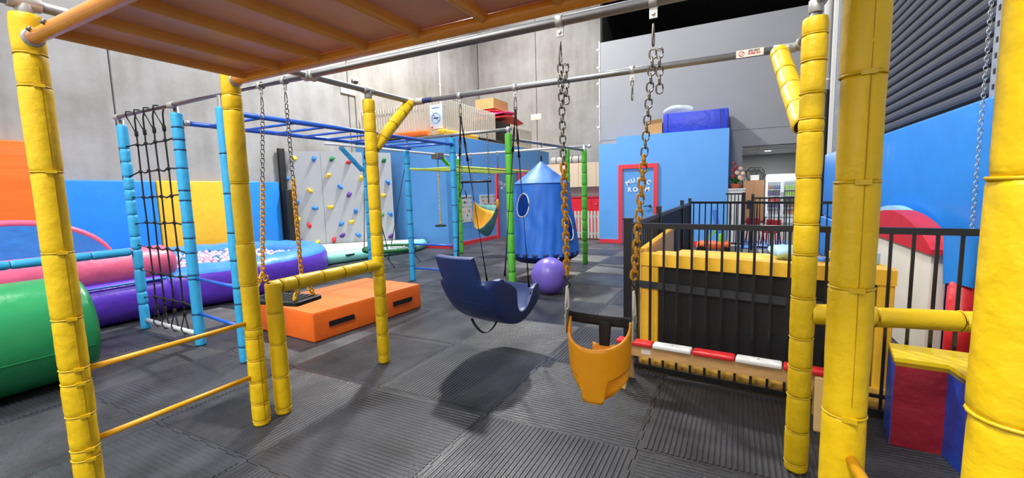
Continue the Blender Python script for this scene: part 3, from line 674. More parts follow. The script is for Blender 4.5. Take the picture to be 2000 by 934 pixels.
# back leaves seen through the leg holes
for s_ in (-1, 1):
    lf = part(B().grid(lambda u, v: bc + V((s_ * (.02 + .13 * u), -.1 + .085 * u + .02 * v, .435 + .1 * u ** 2 + v * (.16 - .09 * u ** 2))), 8, 5), 'leg_flap', 'bucket_yellow', bs); solid(lf, .01, 0)
bl = part(B().grid(lambda u, v: bc + V((RX * cos(pi - u * pi), RY * .75 * sin(pi * u), .86 - .045 * sin(pi * u) - .055 * v)), 24, 3), 'back_belt', 'strap_black', bs); solid(bl, .006, 0)
st_ = part(B().grid(lambda u, v: bc + V(((v - .5) * (.07 - .03 * u), .11 - .04 * u, .79 - .27 * u)), 8, 2), 'centre_strap', 'strap_black', bs); solid(st_, .006, 0)
for s_, hk in ((-1, 'bl'), (1, 'br')):
    e = bc + V((s_ * RX * 1.02, 0, .83)); e.y = bc.y
    pl = B()
    pl.extrude([e + V((s_ * .004, a, b)) for a, b in ((-.035, -.09), (.035, -.09), (.035, .01), (.015, .04), (-.015, .04), (-.035, .01))], (s_ * .008, 0, 0))
    plate = part(pl, 'side_plate', 'fitting', bs)
    for q in ((-.02, -.07), (.02, -.07), (0, -.04)): part(B().tube(e + V((s_ * .012, q[0], q[1])), e + V((s_ * .018, q[0], q[1])), .006, 8), 'rivet', 'chain_steel', plate)
    t1 = e + V((s_ * .006, 0, .16))
    part(B().path([e + V((s_ * .01, -.03, -.01)), e + V((s_ * .008, -.02, .08)), t1 + V((0, -.006, 0)), t1 + V((0, .006, 0)), e + V((s_ * .008, .02, .08)), e + V((s_ * .01, .03, -.01))], .006, 8), 'triangle_ring', 'white_paint', bs)
    hook = [t1 + V((.014 * sin(k * pi / 5), .0, -.015 + .016 * k)) for k in range(0, 6)]
    part(B().path([t1 + V((0, 0, .0)) + V((.016 * sin(k / 8 * 2 * pi), 0, -.01 + k / 8 * .075)) for k in range(9)], .0055, 6), 's_hook', 'black_metal', bs)
    ctop = HB[hk] + V((0, 0, -.07))
    p_eye = ctop + V((0, 0, -.03)); carabiner(bs, p_eye, .12 if s_ < 0 else .1, (0.2, 1, 0), wd=.016)
    p2 = p_eye + V((0, 0, -.115)); b2 = t1 + V((0, 0, .065))
    chain(bs, p2, b2, .037, .0045, m2='yellow_coat', frac=.44, r2=.0068)
    chain(bs, p2 + V((.028, 0, -.0)), p2 + V((.03, 0, -.2)), .037, .0045)
    part(B().obox(p2 + V((-.012, 0, .005)), p2 + V((.035, 0, -.008)), .008, .008), 'shackle_pin', 'chain_steel', bs)

# ---------------------------------------------------------------- blue moulded chair swing
cs = thing('chair_swing', 'navy blue moulded bucket chair swing hanging on black straps seen from behind', 'swing', (-2.05, 3.45, .3))
cc0 = V((-2.03, 3.42, .365)); TH = radians(10)
ff = V((sin(TH), cos(TH), 0)); rr = V((cos(TH), -sin(TH), 0)); uu = V((0, 0, 1))
# profile: (forward, up, halfwidth, wall height)
PR = [(-.43, .60, .195, .0), (-.385, .48, .2, .0), (-.345, .385, .205, .01), (-.325, .345, .255, .09), (-.28, .26, .268, .19), (-.22, .16, .268, .25), (-.14, .06, .265, .26), (-.03, -.02, .26, .2), (.1, -.055, .255, .1), (.24, -.035, .25, .09), (.37, .03, .245, .13), (.47, .11, .24, .15), (.53, .2, .2, .06)]
def _cr(k, x):
    n = len(PR); i = max(0, min(int(x), n - 2)); t = x - i
    g = lambda j: PR[max(0, min(n - 1, j))][k]
    p0_, p1_, p2_, p3_ = g(i - 1), g(i), g(i + 1), g(i + 2)
    return .5 * (2 * p1_ + (p2_ - p0_) * t + (2 * p0_ - 5 * p1_ + 4 * p2_ - p3_) * t * t + (3 * p1_ - p0_ - 3 * p2_ + p3_) * t ** 3)
def cprof(u):
    x = u * (len(PR) - 1); p_ = [_cr(k, x) for k in range(4)]; p_[3] = max(0, p_[3])
    a_, b_ = max(0, x - .8), min(len(PR) - 1, x + .8); dF = _cr(0, b_) - _cr(0, a_); dU = _cr(1, b_) - _cr(1, a_); l_ = math.hypot(dF, dU)
    return p_, (-dU / l_, dF / l_)
def cfn(u, v):
    (f_, h_, wd, wall), nrm = cprof(u); s_ = (v - .5) * 2; a = abs(s_)
    # inner flat 70 %, then wall turned up along the inward normal
    nf, nu_ = nrm
    if a < .62: lat = wd * (a / .62); up_ = 0.012 * (a / .62) ** 2
    else: q = (a - .62) / .38; lat = wd + .012 * q; up_ = wall * q + .012
    lat *= 1 if s_ > 0 else -1
    return cc0 + rr * lat + ff * (f_ + nf * up_) + uu * (h_ + nu_ * up_)
shell = part(B().grid(cfn, 48, 26), 'seat_shell', 'chair_plastic', cs)
solid(shell, .045, 0)
bevel(shell, .01, 2)
for k, (uu_, wd_) in enumerate(((.40, .15), (.445, .13))):      # moulded back ribs
    pts = []
    for i in range(9):
        q = (i / 8 - .5); p = cfn(uu_, .5 + q * wd_ / .26 * .62); (f_, h_, _, _), nrm = cprof(uu_); nf, nu_ = nrm
        pts.append(p - ff * nf * .02 - uu * nu_ * .02 + uu * .012 * cos(q * pi))
    part(B().path(pts, [.004 + .008 * sin(pi * i / 8) for i in range(9)], 8), 'back_rib', 'chair_plastic', cs)
pr_ = part(B().sphere(cc0 + ff * .2 + uu * .06, (.06, .09, .08), 12, 8), 'pommel', 'chair_plastic', cs)
part(B().path([cc0 + ff * .1 + rr * .22 + uu * .12, cc0 + ff * .17 + rr * .12 + uu * .17, cc0 + ff * .2 + uu * .15, cc0 + ff * .17 - rr * .12 + uu * .17, cc0 + ff * .1 - rr * .22 + uu * .12], .008, 6), 'lap_strap', 'strap_black', cs)
ls = B().grid(lambda u, v: cc0 + rr * (-.13 + .3 * u) + ff * (-.09 + (v - .5) * .03) + uu * (-.03 - .12 * sin(pi * u) ** .8 + .02 * u), 20, 1)
solid(part(ls, 'loose_strap', 'strap_black', cs), .004, 0)
for s_, hk in ((-1, 'cl'), (1, 'cr')):
    top = HB[hk] + V((0, 0, -.07)); carabiner(cs, top, .1, (1, .3, 0), wd=.016)
    knot = top + V((0, 0, -.11))
    part(B().path([knot + V((.016 * cos(k * pi / 5), 0, .005 + .016 * sin(k * pi / 5))) for k in range(10)], .004, 6, closed=True), 'steel_ring', 'chain_steel', cs)
    for u_, side in ((.36, .93), (.84, .96)):
        e = cfn(u_, .5 + s_ * .5 * side) + uu * .02
        part(B().path([knot, knot.lerp(e, .15)], .011, 6).path([knot.lerp(e, .15), knot.lerp(e, .24)], .014, 6).path([knot.lerp(e, .24), knot.lerp(e, .9)], .006, 6).path([knot.lerp(e, .84), knot.lerp(e, .955)], .012, 8), 'suspension_strap', 'strap_black', cs)
        part(B().path([e + V((.0, 0, .035 * k / 4)) + V((.01 * sin(k * pi / 4), 0, 0)) for k in range(5)], .005, 6), 'snap_hook', 'chain_steel', cs)

# ================================================================ BLUE MONKEY BAR FRAME
MF = thing('monkey_bar_frame', 'sky blue padded climbing frame with overhead blue monkey bars left of centre', 'climbing frame', (-4.94, 2.46, 0))
BF, NT = 'blue_foam', 'navy_tape'
def cuts(L, n, j=.03): return [L * (k + 1) / n + random.uniform(-j, j) for k in range(n - 1)]
foam(MF, (-6.2, 2.5, 0), (-6.2, 2.5, 2.37), .05, BF, [.3, .45, .72, .95, 1.1, 1.35, 1.52, 1.64, 1.78, 1.95, 2.1], None, core_ext=(0, .05), pinch=.8)
foam(MF, (-4.94, 2.44, 0), (-4.94, 2.44, 2.36), .05, BF, [.12, .33, .7, .74, .97, 1.12, 1.28, 1.5, 1.6, 1.82, 2.0, 2.1, 2.22], NT, core_ext=(0, .06), pinch=.965, tie_r=.005)
foam(MF, (-4.02, 2.34, 0), (-4.02, 2.34, 2.3), .046, BF, [.15, .36, .55, .7, .95, 1.2, 1.55, 1.9], NT, core_ext=(0, .1), pinch=.965)
foam(MF, (-5.02, 5.92, 0), (-5.02, 5.92, 2.24), .05, BF, cuts(2.24, 9), NT, core_ext=(0, .16), pinch=.965)
foam(MF, (-4.08, 5.92, 0), (-4.08, 5.92, 2.38), .05, BF, cuts(2.38, 9), NT, core_ext=(0, .04), pinch=.965)
foam(MF, (-6.2, 2.44, .93), (-6.2, .4, .93), .045, BF, [.35, .62, .95, 1.3, 1.6], None, name='low_rail', pinch=.85)
foam(MF, (-6.2, .38, 0), (-6.2, .38, 1.1), .05, BF, [.4, .8], None, pinch=.85)
part(B().path([NB[0], NB[1]], .025, 16), 'top_beam', 'steel_tube', MF)
for x in (-6.2, -4.94):
    part(B().lathe((x - .05, nb(x + .001).y if x > -6.2 else 2.47, nb(x).z if x > -6.2 else 2.45), (1, -.05, -.01), [(0, .028), (.004, .031), (.096, .031), (.1, .028)], 14), 'pipe_fitting', 'fitting', MF)
for x, y0 in ((-4.94, 2.46), (-4.06, 2.36)):
    part(B().tube((x, y0, 2.27), (x, 5.92, 2.27), .024, 14), 'side_rail', 'blue_paint', MF)
    part(B().lathe((x, y0 + .03, 2.27), (0, 1, 0), [(0, .03), (.05, .03)], 14), 'pipe_fitting', 'fitting', MF)
    part(B().lathe((x, 5.86, 2.27), (0, 1, 0), [(0, .03), (.06, .03)], 14), 'pipe_fitting', 'blue_paint', MF)
for k in range(9):
    y = 2.72 + k * .37; part(B().tube((-4.94, y, 2.262), (-4.06, y, 2.262), .0145, 10), 'monkey_bar', 'blue_paint', MF)
for z in (.33, .7):
    part(B().tube((-4.9, 2.45, z), (-4.04, 2.34, z), .0165, 10), 'low_bar', 'blue_paint', MF)
for z in (.22, .64):
    part(B().tube((-5.0, 5.92, z), (-4.08, 5.92, z), .0165, 10), 'low_bar', 'blue_paint', MF)
part(B().tube((-6.18, 2.5, .11), (-4.96, 2.44, .11), .024, 12), 'net_bar', 'white_tube', MF)

# climbing net
cn = thing('climbing_net', 'black knotted rope climbing net strung between two sky blue posts', 'rope net', (-5.55, 2.5, .1))
NX = [-5.86, -5.66, -5.44, -5.22]; NZ = [2.12, 1.83, 1.55, 1.27, .99, .70, .42]
def ny(x): return 2.5 + (x + 6.2) / 1.26 * (-.06)
for i, x in enumerate(NX):
    b_ = nb(x); y = ny(x); zk = 2.24
    part(B().path([(x, y, .3)] + [(x + random.uniform(-.006, .006), y, z) for z in NZ[::-1]] + [(x, y, zk)], .0085, 6), 'rope', 'rope_black', cn)
    lp = [(x, y, zk), (x - .045, b_.y - .03, b_.z - .01), (x - .05, b_.y - .02, b_.z + .028), (x - .045, b_.y + .015, b_.z + .032), (x + .03, b_.y + .03, b_.z), (x + .035, b_.y + .015, b_.z - .06), (x, y, zk)]
    part(B().path(lp, .0075, 6), 'rope_loop', 'rope_black', cn)
    part(B().path([(x, y, .3), (x - .04, y - .03, .13), (x - .02, y - .01, .075), (x + .02, y + .02, .08), (x + .035, y, .16), (x, y, .3)], .007, 6), 'rope_loop', 'rope_black', cn)
    for z in (zk, .3): part(B().lathe((x, y, z - .03), (0, 0, 1), [(0, .012), (.004, .017), (.055, .017), (.06, .012)], 10), 'rope_clamp', 'rope_black', cn)
for z in NZ:
    pts = [(-6.17, 2.5, z - random.uniform(-.02, .05))]
    for i, x in enumerate(NX):
        pts.append((x, ny(x) - .004, z + random.uniform(-.008, .008)))
        if i < 3: pts.append(((x + NX[i + 1]) / 2, ny(x) - .004, z - random.uniform(.0, .02)))
    pts.append((-4.97, 2.44, z + random.uniform(-.04, .03)))
    part(B().path(pts, .0085, 6), 'rope', 'rope_black', cn)
    for x in NX: part(B().sphere((x, ny(x) - .002, z), (.022, .02, .02), 8, 6), 'knot', 'rope_black', cn)

# ================================================================ GREEN SWING FRAME
GF = thing('green_swing_frame', 'green padded swing frame around the hanging blue tent at mid distance', 'swing frame', (-3.04, 5.87, 0))
foam(GF, (-3.04, 5.87, 0), (-3.04, 5.87, 2.36), .055, 'green_foam', cuts(2.36, 8), 'dark_green_tie', core_ext=(0, .06), pinch=.86)
foam(GF, (-2.72, 8.5, 0), (-2.72, 8.5, 2.28), .055, 'green_foam', cuts(2.28, 10), 'dark_green_tie', core_ext=(0, .1), pinch=.86)
foam(GF, (-6.12, 9.1, 0), (-6.12, 9.1, 2.34), .05, 'green_foam', cuts(2.34, 9), 'dark_green_tie', core_ext=(0, .06), pinch=.86)
foam(GF, (-6.12, 9.06, 1.95), (-6.28, 8.65, 2.35), .045, 'green_foam', [.2, .4], 'dark_green_tie', name='brace', pinch=.88)
foam(GF, (-3.2, 8.85, 0), (-3.2, 8.85, 2.36), .05, 'green_foam', cuts(2.36, 9), 'dark_green_tie', core_ext=(0, .05), pinch=.86)
for a, b_, m in (((-5.02, 5.93, 2.42), (-3.0, 5.87, 2.42), 'steel_tube'), ((-6.2, 8.88, 2.4), (-2.7, 8.85, 2.39), 'white_tube'), ((-3.04, 5.87, 2.28), (-2.72, 8.6, 2.28), 'steel_tube'), ((-6.34, 5.35, 2.41), (-6.25, 9.1, 2.41), 'white_tube')):
    part(B().tube(a, b_, .0235, 14), 'beam', m, GF)
for p in ((-3.04, 5.87, 2.42), (-2.72, 8.85, 2.38)):
    part(B().sphere(p, .038, 12, 8), 'corner_fitting', 'white_tube', GF)
foam(GF, (-6.36, 6.28, 0), (-6.36, 6.28, 2.35), .045, 'blue_foam', cuts(2.35, 10), NT, core_ext=(0, .06), pinch=.9)
foam(GF, (-6.36, 6.2, 1.98), (-6.36, 5.72, 2.38), .045, 'blue_foam', [.2, .42], None, name='brace', pinch=.9)
for x in (-4.98, -4.12):
    part(B().tube((x, 5.92, 1.93), (x, 8.9, 1.93), .02, 12), 'low_monkey_rail', 'lime_paint', GF)
for k in range(9): part(B().tube((-4.98, 6.15 + k * .32, 1.93), (-4.12, 6.15 + k * .32, 1.93), .013, 8), 'low_monkey_bar', 'lime_paint', GF)

# hanging blue tent
tn = thing('tent_swing', 'blue fabric hanging tent with pointed roof and round window', 'tent swing', (-2.93, 6.83, .3))
tc = V((-2.93, 6.83, 0)); cang = math.atan2(-tc.y, -tc.x)
part(B().lathe(tc + V((0, 0, 1.62)), (0, 0, 1), [(0, .475), (.005, .47), (.1, .345), (.25, .15), (.36, .03), (.37, .012)], 32), 'roof', 'tent_roof', tn)
def ttent(u, v, k=1.0):
    a = u * 2 * pi; z = 1.63 - v * 1.18; r = (.45 + .165 * v) * k
    r += .018 * sin(a * 9 + 2 * sin(v * 6)) * v * (1 - v) * 3 + .008 * sin(a * 23 + v * 5) * v
    return tc + V((r * cos(a), r * sin(a), z))
win = [((cang - radians(38)), .3, .18, .155), ((cang + radians(50)), .62, .16, .17)]
def inwin(u, v, sc=1.0):
    a = u * 2 * pi
    for wa, wv, ra, rv in win:
        da = (a - wa + pi) % (2 * pi) - pi
        if (da / (ra * 1.3 * sc)) ** 2 + ((v - wv) / (rv * sc)) ** 2 < 1: return True
    return False
part(B().grid(ttent, 160, 60, cu=True, skip=lambda u, v: inwin(u, v)), 'wall', 'tent_blue', tn)
for wa, wv, ra, rv in win:
    pts = [ttent(((wa + ra * 1.3 * 1.02 * cos(k * pi / 16)) / (2 * pi)) % 1.0, wv + rv * 1.02 * sin(k * pi / 16), 1.008) for k in range(32)]
    part(B().path(pts, .011, 6, closed=True), 'window_piping', 'white_paint', tn)
part(B().lathe(tc + V((0, 0, .3)), (0, 0, 1), [(0, .28), (.03, .45), (.1, .58), (.16, .615), (.2, .615)], 40), 'base', 'tent_navy', tn)
part(B().obox(tc + V((0, 0, 1.97)), tc + V((0, 0, 2.08)), .02, .03, up=(0, 1, 0)), 'loop', 'strap_black', tn)
carabiner(tn, tc + V((0, 0, 2.16)), .1, (1, 0, 0)); bracket(GF, (-2.92, 6.83, 2.28), (.12, 1, 0), .0245, .04); bracket(GF, (-2.82, 7.7, 2.28), (.12, 1, 0), .0245, .05)
# exercise ball
eb = thing('exercise_ball', 'large purple exercise ball on the floor beneath the blue tent', 'ball', (-2.4, 5.82, 0))
part(B().sphere((-2.4, 5.82, .268), .268, 40, 24), 'ball_skin', 'ball_purple', eb)
part(B().tube((-2.28, 5.88, .515), (-2.276, 5.882, .524), .014, 10), 'plug', 'white_paint', eb)
# trapeze and ring
tz = thing('trapeze_bar', 'black trapeze bar hanging on two chains beside the tent', 'trapeze', (-3.64, 5.88, 1.66))
part(B().tube((-3.9, 5.88, 1.67), (-3.38, 5.88, 1.67), .018, 12), 'bar', 'black_plastic', tz)
for x in (-3.89, -3.4): chain_joined(tz, (x, 5.88, 2.38), (x, 5.88, 1.69), .036, .005)
for x in (-3.9, -3.38): part(B().sphere((x, 5.88, 1.67), .024, 10, 6), 'end_cap', 'black_plastic', tz)
rg = thing('gym_handle', 'black stirrup grip hanging below the left end of the trapeze bar', 'handle', (-3.87, 5.86, 1.42))
part(B().path([(-3.87, 5.86, 1.6), (-3.92, 5.86, 1.5), (-3.935, 5.86, 1.44), (-3.9, 5.86, 1.425), (-3.84, 5.86, 1.425), (-3.805, 5.86, 1.44), (-3.82, 5.86, 1.5)], .011, 8, closed=True), 'loop', 'black_plastic', rg)
part(B().path([(-3.87, 5.86, 1.6), (-3.88, 5.87, 1.66)], .009, 6), 'strap', 'strap_black', rg)
rb = thing('hanging_strap', 'short grey strap hanging from the right end of the trapeze', 'strap', (-3.41, 5.86, 1.3))
part(B().obox((-3.41, 5.86, 1.66), (-3.405, 5.86, 1.33), .02, .006, up=(0, 1, 0)), 'webbing', 'black_plastic', rb)
# hammock swing
hm = thing('hammock_swing', 'yellow and teal cloth hammock swing hanging near the far blue wall', 'hammock', (-5.25, 8.86, .5))
for x in (-5.6, -4.88):
    bracket(GF, (x, 8.87, 2.4), (1, 0, 0), .0245, .04); chain_joined(hm, (x, 8.87, 2.33), (x, 8.87, 2.12), .05, .006)
    part(B().path([(x, 8.87, 2.12), (x + (.03 if x < -5 else -.02), 8.87, 1.33)], .008, 6), 'rope', 'rope_black', hm)
def hfn(u, v, o=0.0):
    s = sin(pi * u) ** .7; w_ = (v - .5) * 2; x = -5.56 + u * .64
    z = 1.3 - .8 * sin(pi * u) ** .6 - .06 * u + (abs(w_) ** 1.4) * s * (.72 if w_ > 0 else .2) + o
    return V((x + .06 * w_ * s, 8.87 + w_ * .3 * s + .012 * sin(u * 30) * abs(w_), z))
solid(part(B().grid(lambda u, v: hfn(u, v), 30, 16), 'outer_cloth', 'cloth_teal', hm), .006, 0)
solid(part(B().grid(lambda u, v: hfn(u, .08 + v * .84, .018), 30, 16), 'inner_cloth', 'cloth_yellow', hm), .006, 0)
part(B().sphere((-4.9, 8.84, 1.22), (.04, .05, .12), 10, 8), 'bunched_end', 'cloth_yellow', hm)
# disc swing on trolley
ds = thing('disc_swing', 'rope disc swing hanging from a trolley on the far white beam', 'swing', (-6.27, 8.48, .7))
part(B().box((-6.37, 8.36, 2.3), (-6.17, 8.6, 2.45), bev=.015), 'trolley', 'chain_steel', ds)
chain_joined(ds, (-6.27, 8.48, 2.3), (-6.27, 8.48, 2.0), .05, .006)
hx = []
for k in range(60): hx.append((-6.27 + .008 * cos(k * 1.3), 8.48 + .008 * sin(k * 1.3), 2.0 - k * .0208))
part(B().path(hx, .017, 6), 'rope', 'rope_gold', ds)
part(B().lathe((-6.27, 8.48, .72), (0, 0, 1), [(0, .12), (.005, .135), (.03, .135), (.04, .12)], 24), 'disc', 'black_plastic', ds)
part(B().sphere((-6.27, 8.48, .79), .035, 10, 6), 'knot', 'rope_gold', ds)
# nest swing
ns = thing('nest_swing', 'round green rope nest swing hanging in front of the climbing wall', 'nest swing', (-6.37, 6.83, .4))
nc = V((-6.37, 6.83, .4)); NR = .5
ring = B().path([nc + V((NR * cos(k * pi / 24), NR * sin(k * pi / 24), .0)) for k in range(48)], .04, 10, closed=True)
part(ring, 'ring', 'rope_green', ns)
for k in range(48):
    a = k * pi / 24; part(B().path([nc + V(((NR + .043 * cos(t)) * cos(a + t * .008), (NR + .043 * cos(t)) * sin(a + t * .008), .043 * sin(t))) for t in [i * pi / 4 for i in range(8)]], .006, 4, closed=True), 'wrap', 'dark_green_tie', ns)
for rr_ in (.14, .28, .4): part(B().path([nc + V((rr_ * cos(k * pi / 10), rr_ * sin(k * pi / 10), -.04 + rr_ * .06)) for k in range(20)], .01, 5, closed=True), 'web_ring', 'rope_pale', ns)
for k in range(8): part(B().path([nc + V((.02, 0, -.04)), nc + V((NR * cos(k * pi / 4), NR * sin(k * pi / 4), 0))], .01, 5), 'web_spoke', 'rope_pale', ns)
for y, a0 in ((6.24, -1), (7.44, 1)):
    bracket(GF, (-6.32, y, 2.41), (0, 1, 0), .0245, .04); carabiner(ns, V((-6.32, y, 2.35)), .09, (1, 0, 0))
    for s_ in (-1, 1):
        e = nc + V((s_ * NR * .62, a0 * NR * .78, .04)); part(B().path([(-6.32, y, 2.27), e], .009, 6), 'rope', 'rope_black', ns)
        if s_ > 0: part(B().path([e, e + V((.02, .02, -.1)), e + V((.05, -.04, -.16)), e + V((.0, .03, -.2)), e + V((-.03, .0, -.16)), e + V((.02, .02, -.24)), e + V((.07, .1, -.38))], .008, 5), 'rope_tail', 'rope_black', ns)

# ================================================================ INFLATABLE BALL PIT
ip = thing('inflatable_ball_pit', 'purple and blue inflatable ball pit ring with pink bolster and arched end', 'ball pit', (-8.2, 4.2, 0))
pc = V((-8.2, 4.22, 0)); RA, RB = 1.86, 2.08
def pit(u, v):
    a = 2 * pi * u; t = 2 * pi * v
    k = .3; hx_ = .3 + .012 * sin(26 * a) * max(0, sin(t))
    rr_ = k * (abs(cos(t)) ** .75) * (1 if cos(t) > 0 else -1); zz = hx_ * (abs(sin(t)) ** .75) * (1 if sin(t) > 0 else -1) + .3
    dip = 1 - .16 * math.exp(-((((a + .92 + pi) % (2 * pi)) - pi) / .28) ** 2)
    return pc + V(((RA - k + rr_) * cos(a), (RB - k + rr_) * sin(a), zz * dip))
part(B().grid(pit, 110, 22, cu=True, cv=True, mfn=lambda u, v: 1 if .10 < v < .62 else 0), 'ring', ['purple_inflatable', 'light_blue_inflatable'], ip)
part(B().lathe(pc + V((0, 0, .02)), (0, 0, 1), [(0, 1.5), (.05, 1.5)], 32), 'pit_floor', 'light_blue_inflatable', ip)
def roundtube(p0, p1, r, n=24, sq=1.0):
    d = V(p1) - V(p0); L = d.length; pr = [(0, .02)] + [(r * .5 * (1 - cos(t)), r * (.3 + .7 * sin(t))) for t in (.2, .6, 1.0, pi / 2)] + [(L - r * .5 * (1 - cos(t)), r * (.3 + .7 * sin(t))) for t in (pi / 2, 1.0, .6, .2)] + [(L, .02)]
    return B().lathe(p0, d, pr, n)
part(roundtube((-6.95, -.6, .28), (-6.85, 3.05, .28), .28), 'base_tube', 'purple_inflatable', ip)
part(roundtube((-7.05, -.6, .66), (-6.97, 3.2, .66), .25), 'bolster', 'pink_inflatable', ip)
part(B().path([(-6.68, -.4, .5), (-6.64, 2.95, .5)], .02, 6), 'trim_piping', 'light_blue_inflatable', ip)
# arched end panel behind the bolster
ar = [( -7.55, .9 + 1.85 * (1 - cos(pi * k / 24)) / 2 , .72 + .56 * sin(pi * k / 24)) for k in range(25)]
part(B().extrude([(-7.62, .9, .1), (-7.62, 2.75, .1)] + [(-7.62, p[1], p[2] - .02) for p in reversed(ar)], (.12, 0, 0)), 'arch_panel', 'light_blue_inflatable', ip)
part(B().path(ar, .05, 8), 'arch_border', 'pink_inflatable', ip)
part(roundtube((-9.6, 1.75, .3), (-7.0, 1.75, .3), .3), 'base_tube', 'light_blue_inflatable', ip)
# balls
bmsh = {c: B().sphere((0, 0, 0), .042, 12, 8).mesh('pit_ball', ['ball_' + c]) for c in ('white', 'pink', 'blue')}
lab = dict(white='small white plastic ball lying in the inflatable ball pit', pink='small pink plastic ball lying in the inflatable ball pit', blue='small blue plastic ball lying in the inflatable ball pit')
bx, by = RA - .52, RB - .54; nball = 0; layer = []
for ring_ in range(16):
    R_ = ring_ / 15.0; m_ = max(1, int(2 * pi * R_ * 1.35 / .098))
    for k in range(m_):
        a = 2 * pi * k / m_ + ring_ * 1.7; layer.append((pc.x + bx * R_ * cos(a) + random.uniform(-.02, .02), pc.y + by * R_ * sin(a) + random.uniform(-.02, .02)))
layer.sort(key=lambda p: p[0] * -.46 + p[1] * .88)
def ball_z(x, y): return .45 + .06 * sin(x * 2.1) * cos(y * 1.7) + random.uniform(-.02, .03)
rest = B()
for i, (x, y) in enumerate(layer):
    c = random.choices(['white', 'pink', 'blue'], [5, 3, 2])[0]
    if nball < 300:
        tag(inst(bmsh[c], 'pit_ball', None, (x, y, ball_z(x, y))), lab[c], 'ball', c + ' balls in the ball pit'); nball += 1
    else: rest.sphere((x, y, ball_z(x, y)), .045, 8, 6, {'white': 0, 'pink': 1, 'blue': 2}[c])
for k in range(240):
    a = random.uniform(0, 2 * pi); q = sqrt(random.random()); rest.sphere((pc.x + bx * q * cos(a), pc.y + by * q * sin(a), .34 + random.uniform(-.03, .03)), .045, 8, 6, random.choices([0, 1, 2], [5, 3, 2])[0])
rs = solo(rest, 'ball_filling', ['ball_white', 'ball_pink', 'ball_blue'], 'pastel plastic balls filling the inflatable ball pit', 'balls', (pc.x, pc.y, .2)); rs['kind'] = 'stuff'

# green roll
gd = thing('foam_roll', 'large green inflatable roll lying on the floor behind the nearest yellow post', 'foam roll', (-5.15, .4, 0))
gr = .44; gp = [(0, .1), (0, gr * .93), (.015, gr * .98), (.05, gr), (.5, gr * 1.005), (2.35, gr * 1.005), (2.75, gr), (2.79, gr * .97), (2.8, gr * .9), (2.8, .1)]
part(B().lathe((-5.15, -1.2, gr), (0, 1, 0), gp, 48), 'cover', 'green_vinyl', gd)
for a in (-.25, 1.9, 4.0): part(B().path([(-5.15 + gr * 1.006 * cos(a), -1.15 + k * .3, gr + gr * 1.006 * sin(a)) for k in range(10)], .004, 5), 'seam', 'green_vinyl', gd)
# orange crash mat
om = thing('crash_mat', 'thick orange rectangular crash mat with black handles on the floor', 'mat', (-4.3, 3.75, 0))
RZ = radians(-4.5); piv = (-4.3, 3.78, 0)
part(B().box((-4.83, 2.98, 0), (-3.77, 4.56, .315), rz=RZ, piv=piv, bev=.02), 'cover', 'orange_vinyl', om)
Rm = Mx.Rotation(RZ, 3, 'Z')
for y in (3.32, 4.22):
    q = [V((-3.764, y + a, z)) for a, z in ((-.16, .13), (.16, .13), (.16, .185), (-.16, .185))]; q = [V(piv) + Rm @ (p - V(piv)) for p in q]
    part(B().extrude(q, Rm @ V((.008, 0, 0))), 'handle', 'black_plastic', om, 'black handle')
part(B().path([V(piv) + Rm @ (V(p) - V(piv)) for p in ((-4.82, 2.985, .31), (-3.78, 2.985, .31), (-3.775, 4.55, .31), (-4.82, 4.55, .31))], .005, 6, closed=True), 'edge_piping', 'orange_vinyl', om)

# ================================================================ WALL PADS, CLIMBING WALL
def pad(name, lo, hi, m, label, g=None):
    o = solo(B().box(lo, hi, bev=.025), name, m, label, 'wall pad', ((lo[0] + hi[0]) / 2, (lo[1] + hi[1]) / 2, lo[2]), g); return o
pad('wall_pad', (XL + .005, .3, 0), (XL + .2, 2.95, 2.5), 'orange_wall_pad', 'tall orange wall pad at the far left edge behind the yellow post')
pad('wall_pad', (XL + .005, 2.96, 0), (XL + .1, 4.5, 1.9), 'blue_vinyl', 'blue wall pad between the orange and yellow pads on concrete')
pad('wall_pad', (XL + .005, 4.52, 0), (XL + .1, 6.02, 1.9), 'yellow_pad', 'yellow wall pad on the concrete wall behind the rope net')
pad('wall_pad', (XL + .005, 6.04, 0), (XL + .1, 7.1, 1.9), 'blue_vinyl', 'blue wall pad between the yellow pad and grey climbing wall')
cw = thing('climbing_wall', 'light grey climbing wall board with colourful holds set across the corner', 'climbing wall', (-9.35, 8.25, .28))
c45 = sqrt(.5); pd = V((c45, c45, 0)); pn = V((c45, -c45, 0)); po = V((-8.38, 9.22, 0))
def wp_(u, z, o=0): return po + pd * u + pn * o + V((0, 0, z))
for u0, u1 in ((-2.74, -1.76), (-1.752, -.4), (-.392, 0)):
    ztop = lambda u: 2.63 + .02 * (-u)
    part(B().extrude([wp_(u0, .27), wp_(u1, .27), wp_(u1, ztop(u1)), wp_(u0, ztop(u0))], pn * -.06), 'board', 'panel_grey', cw)
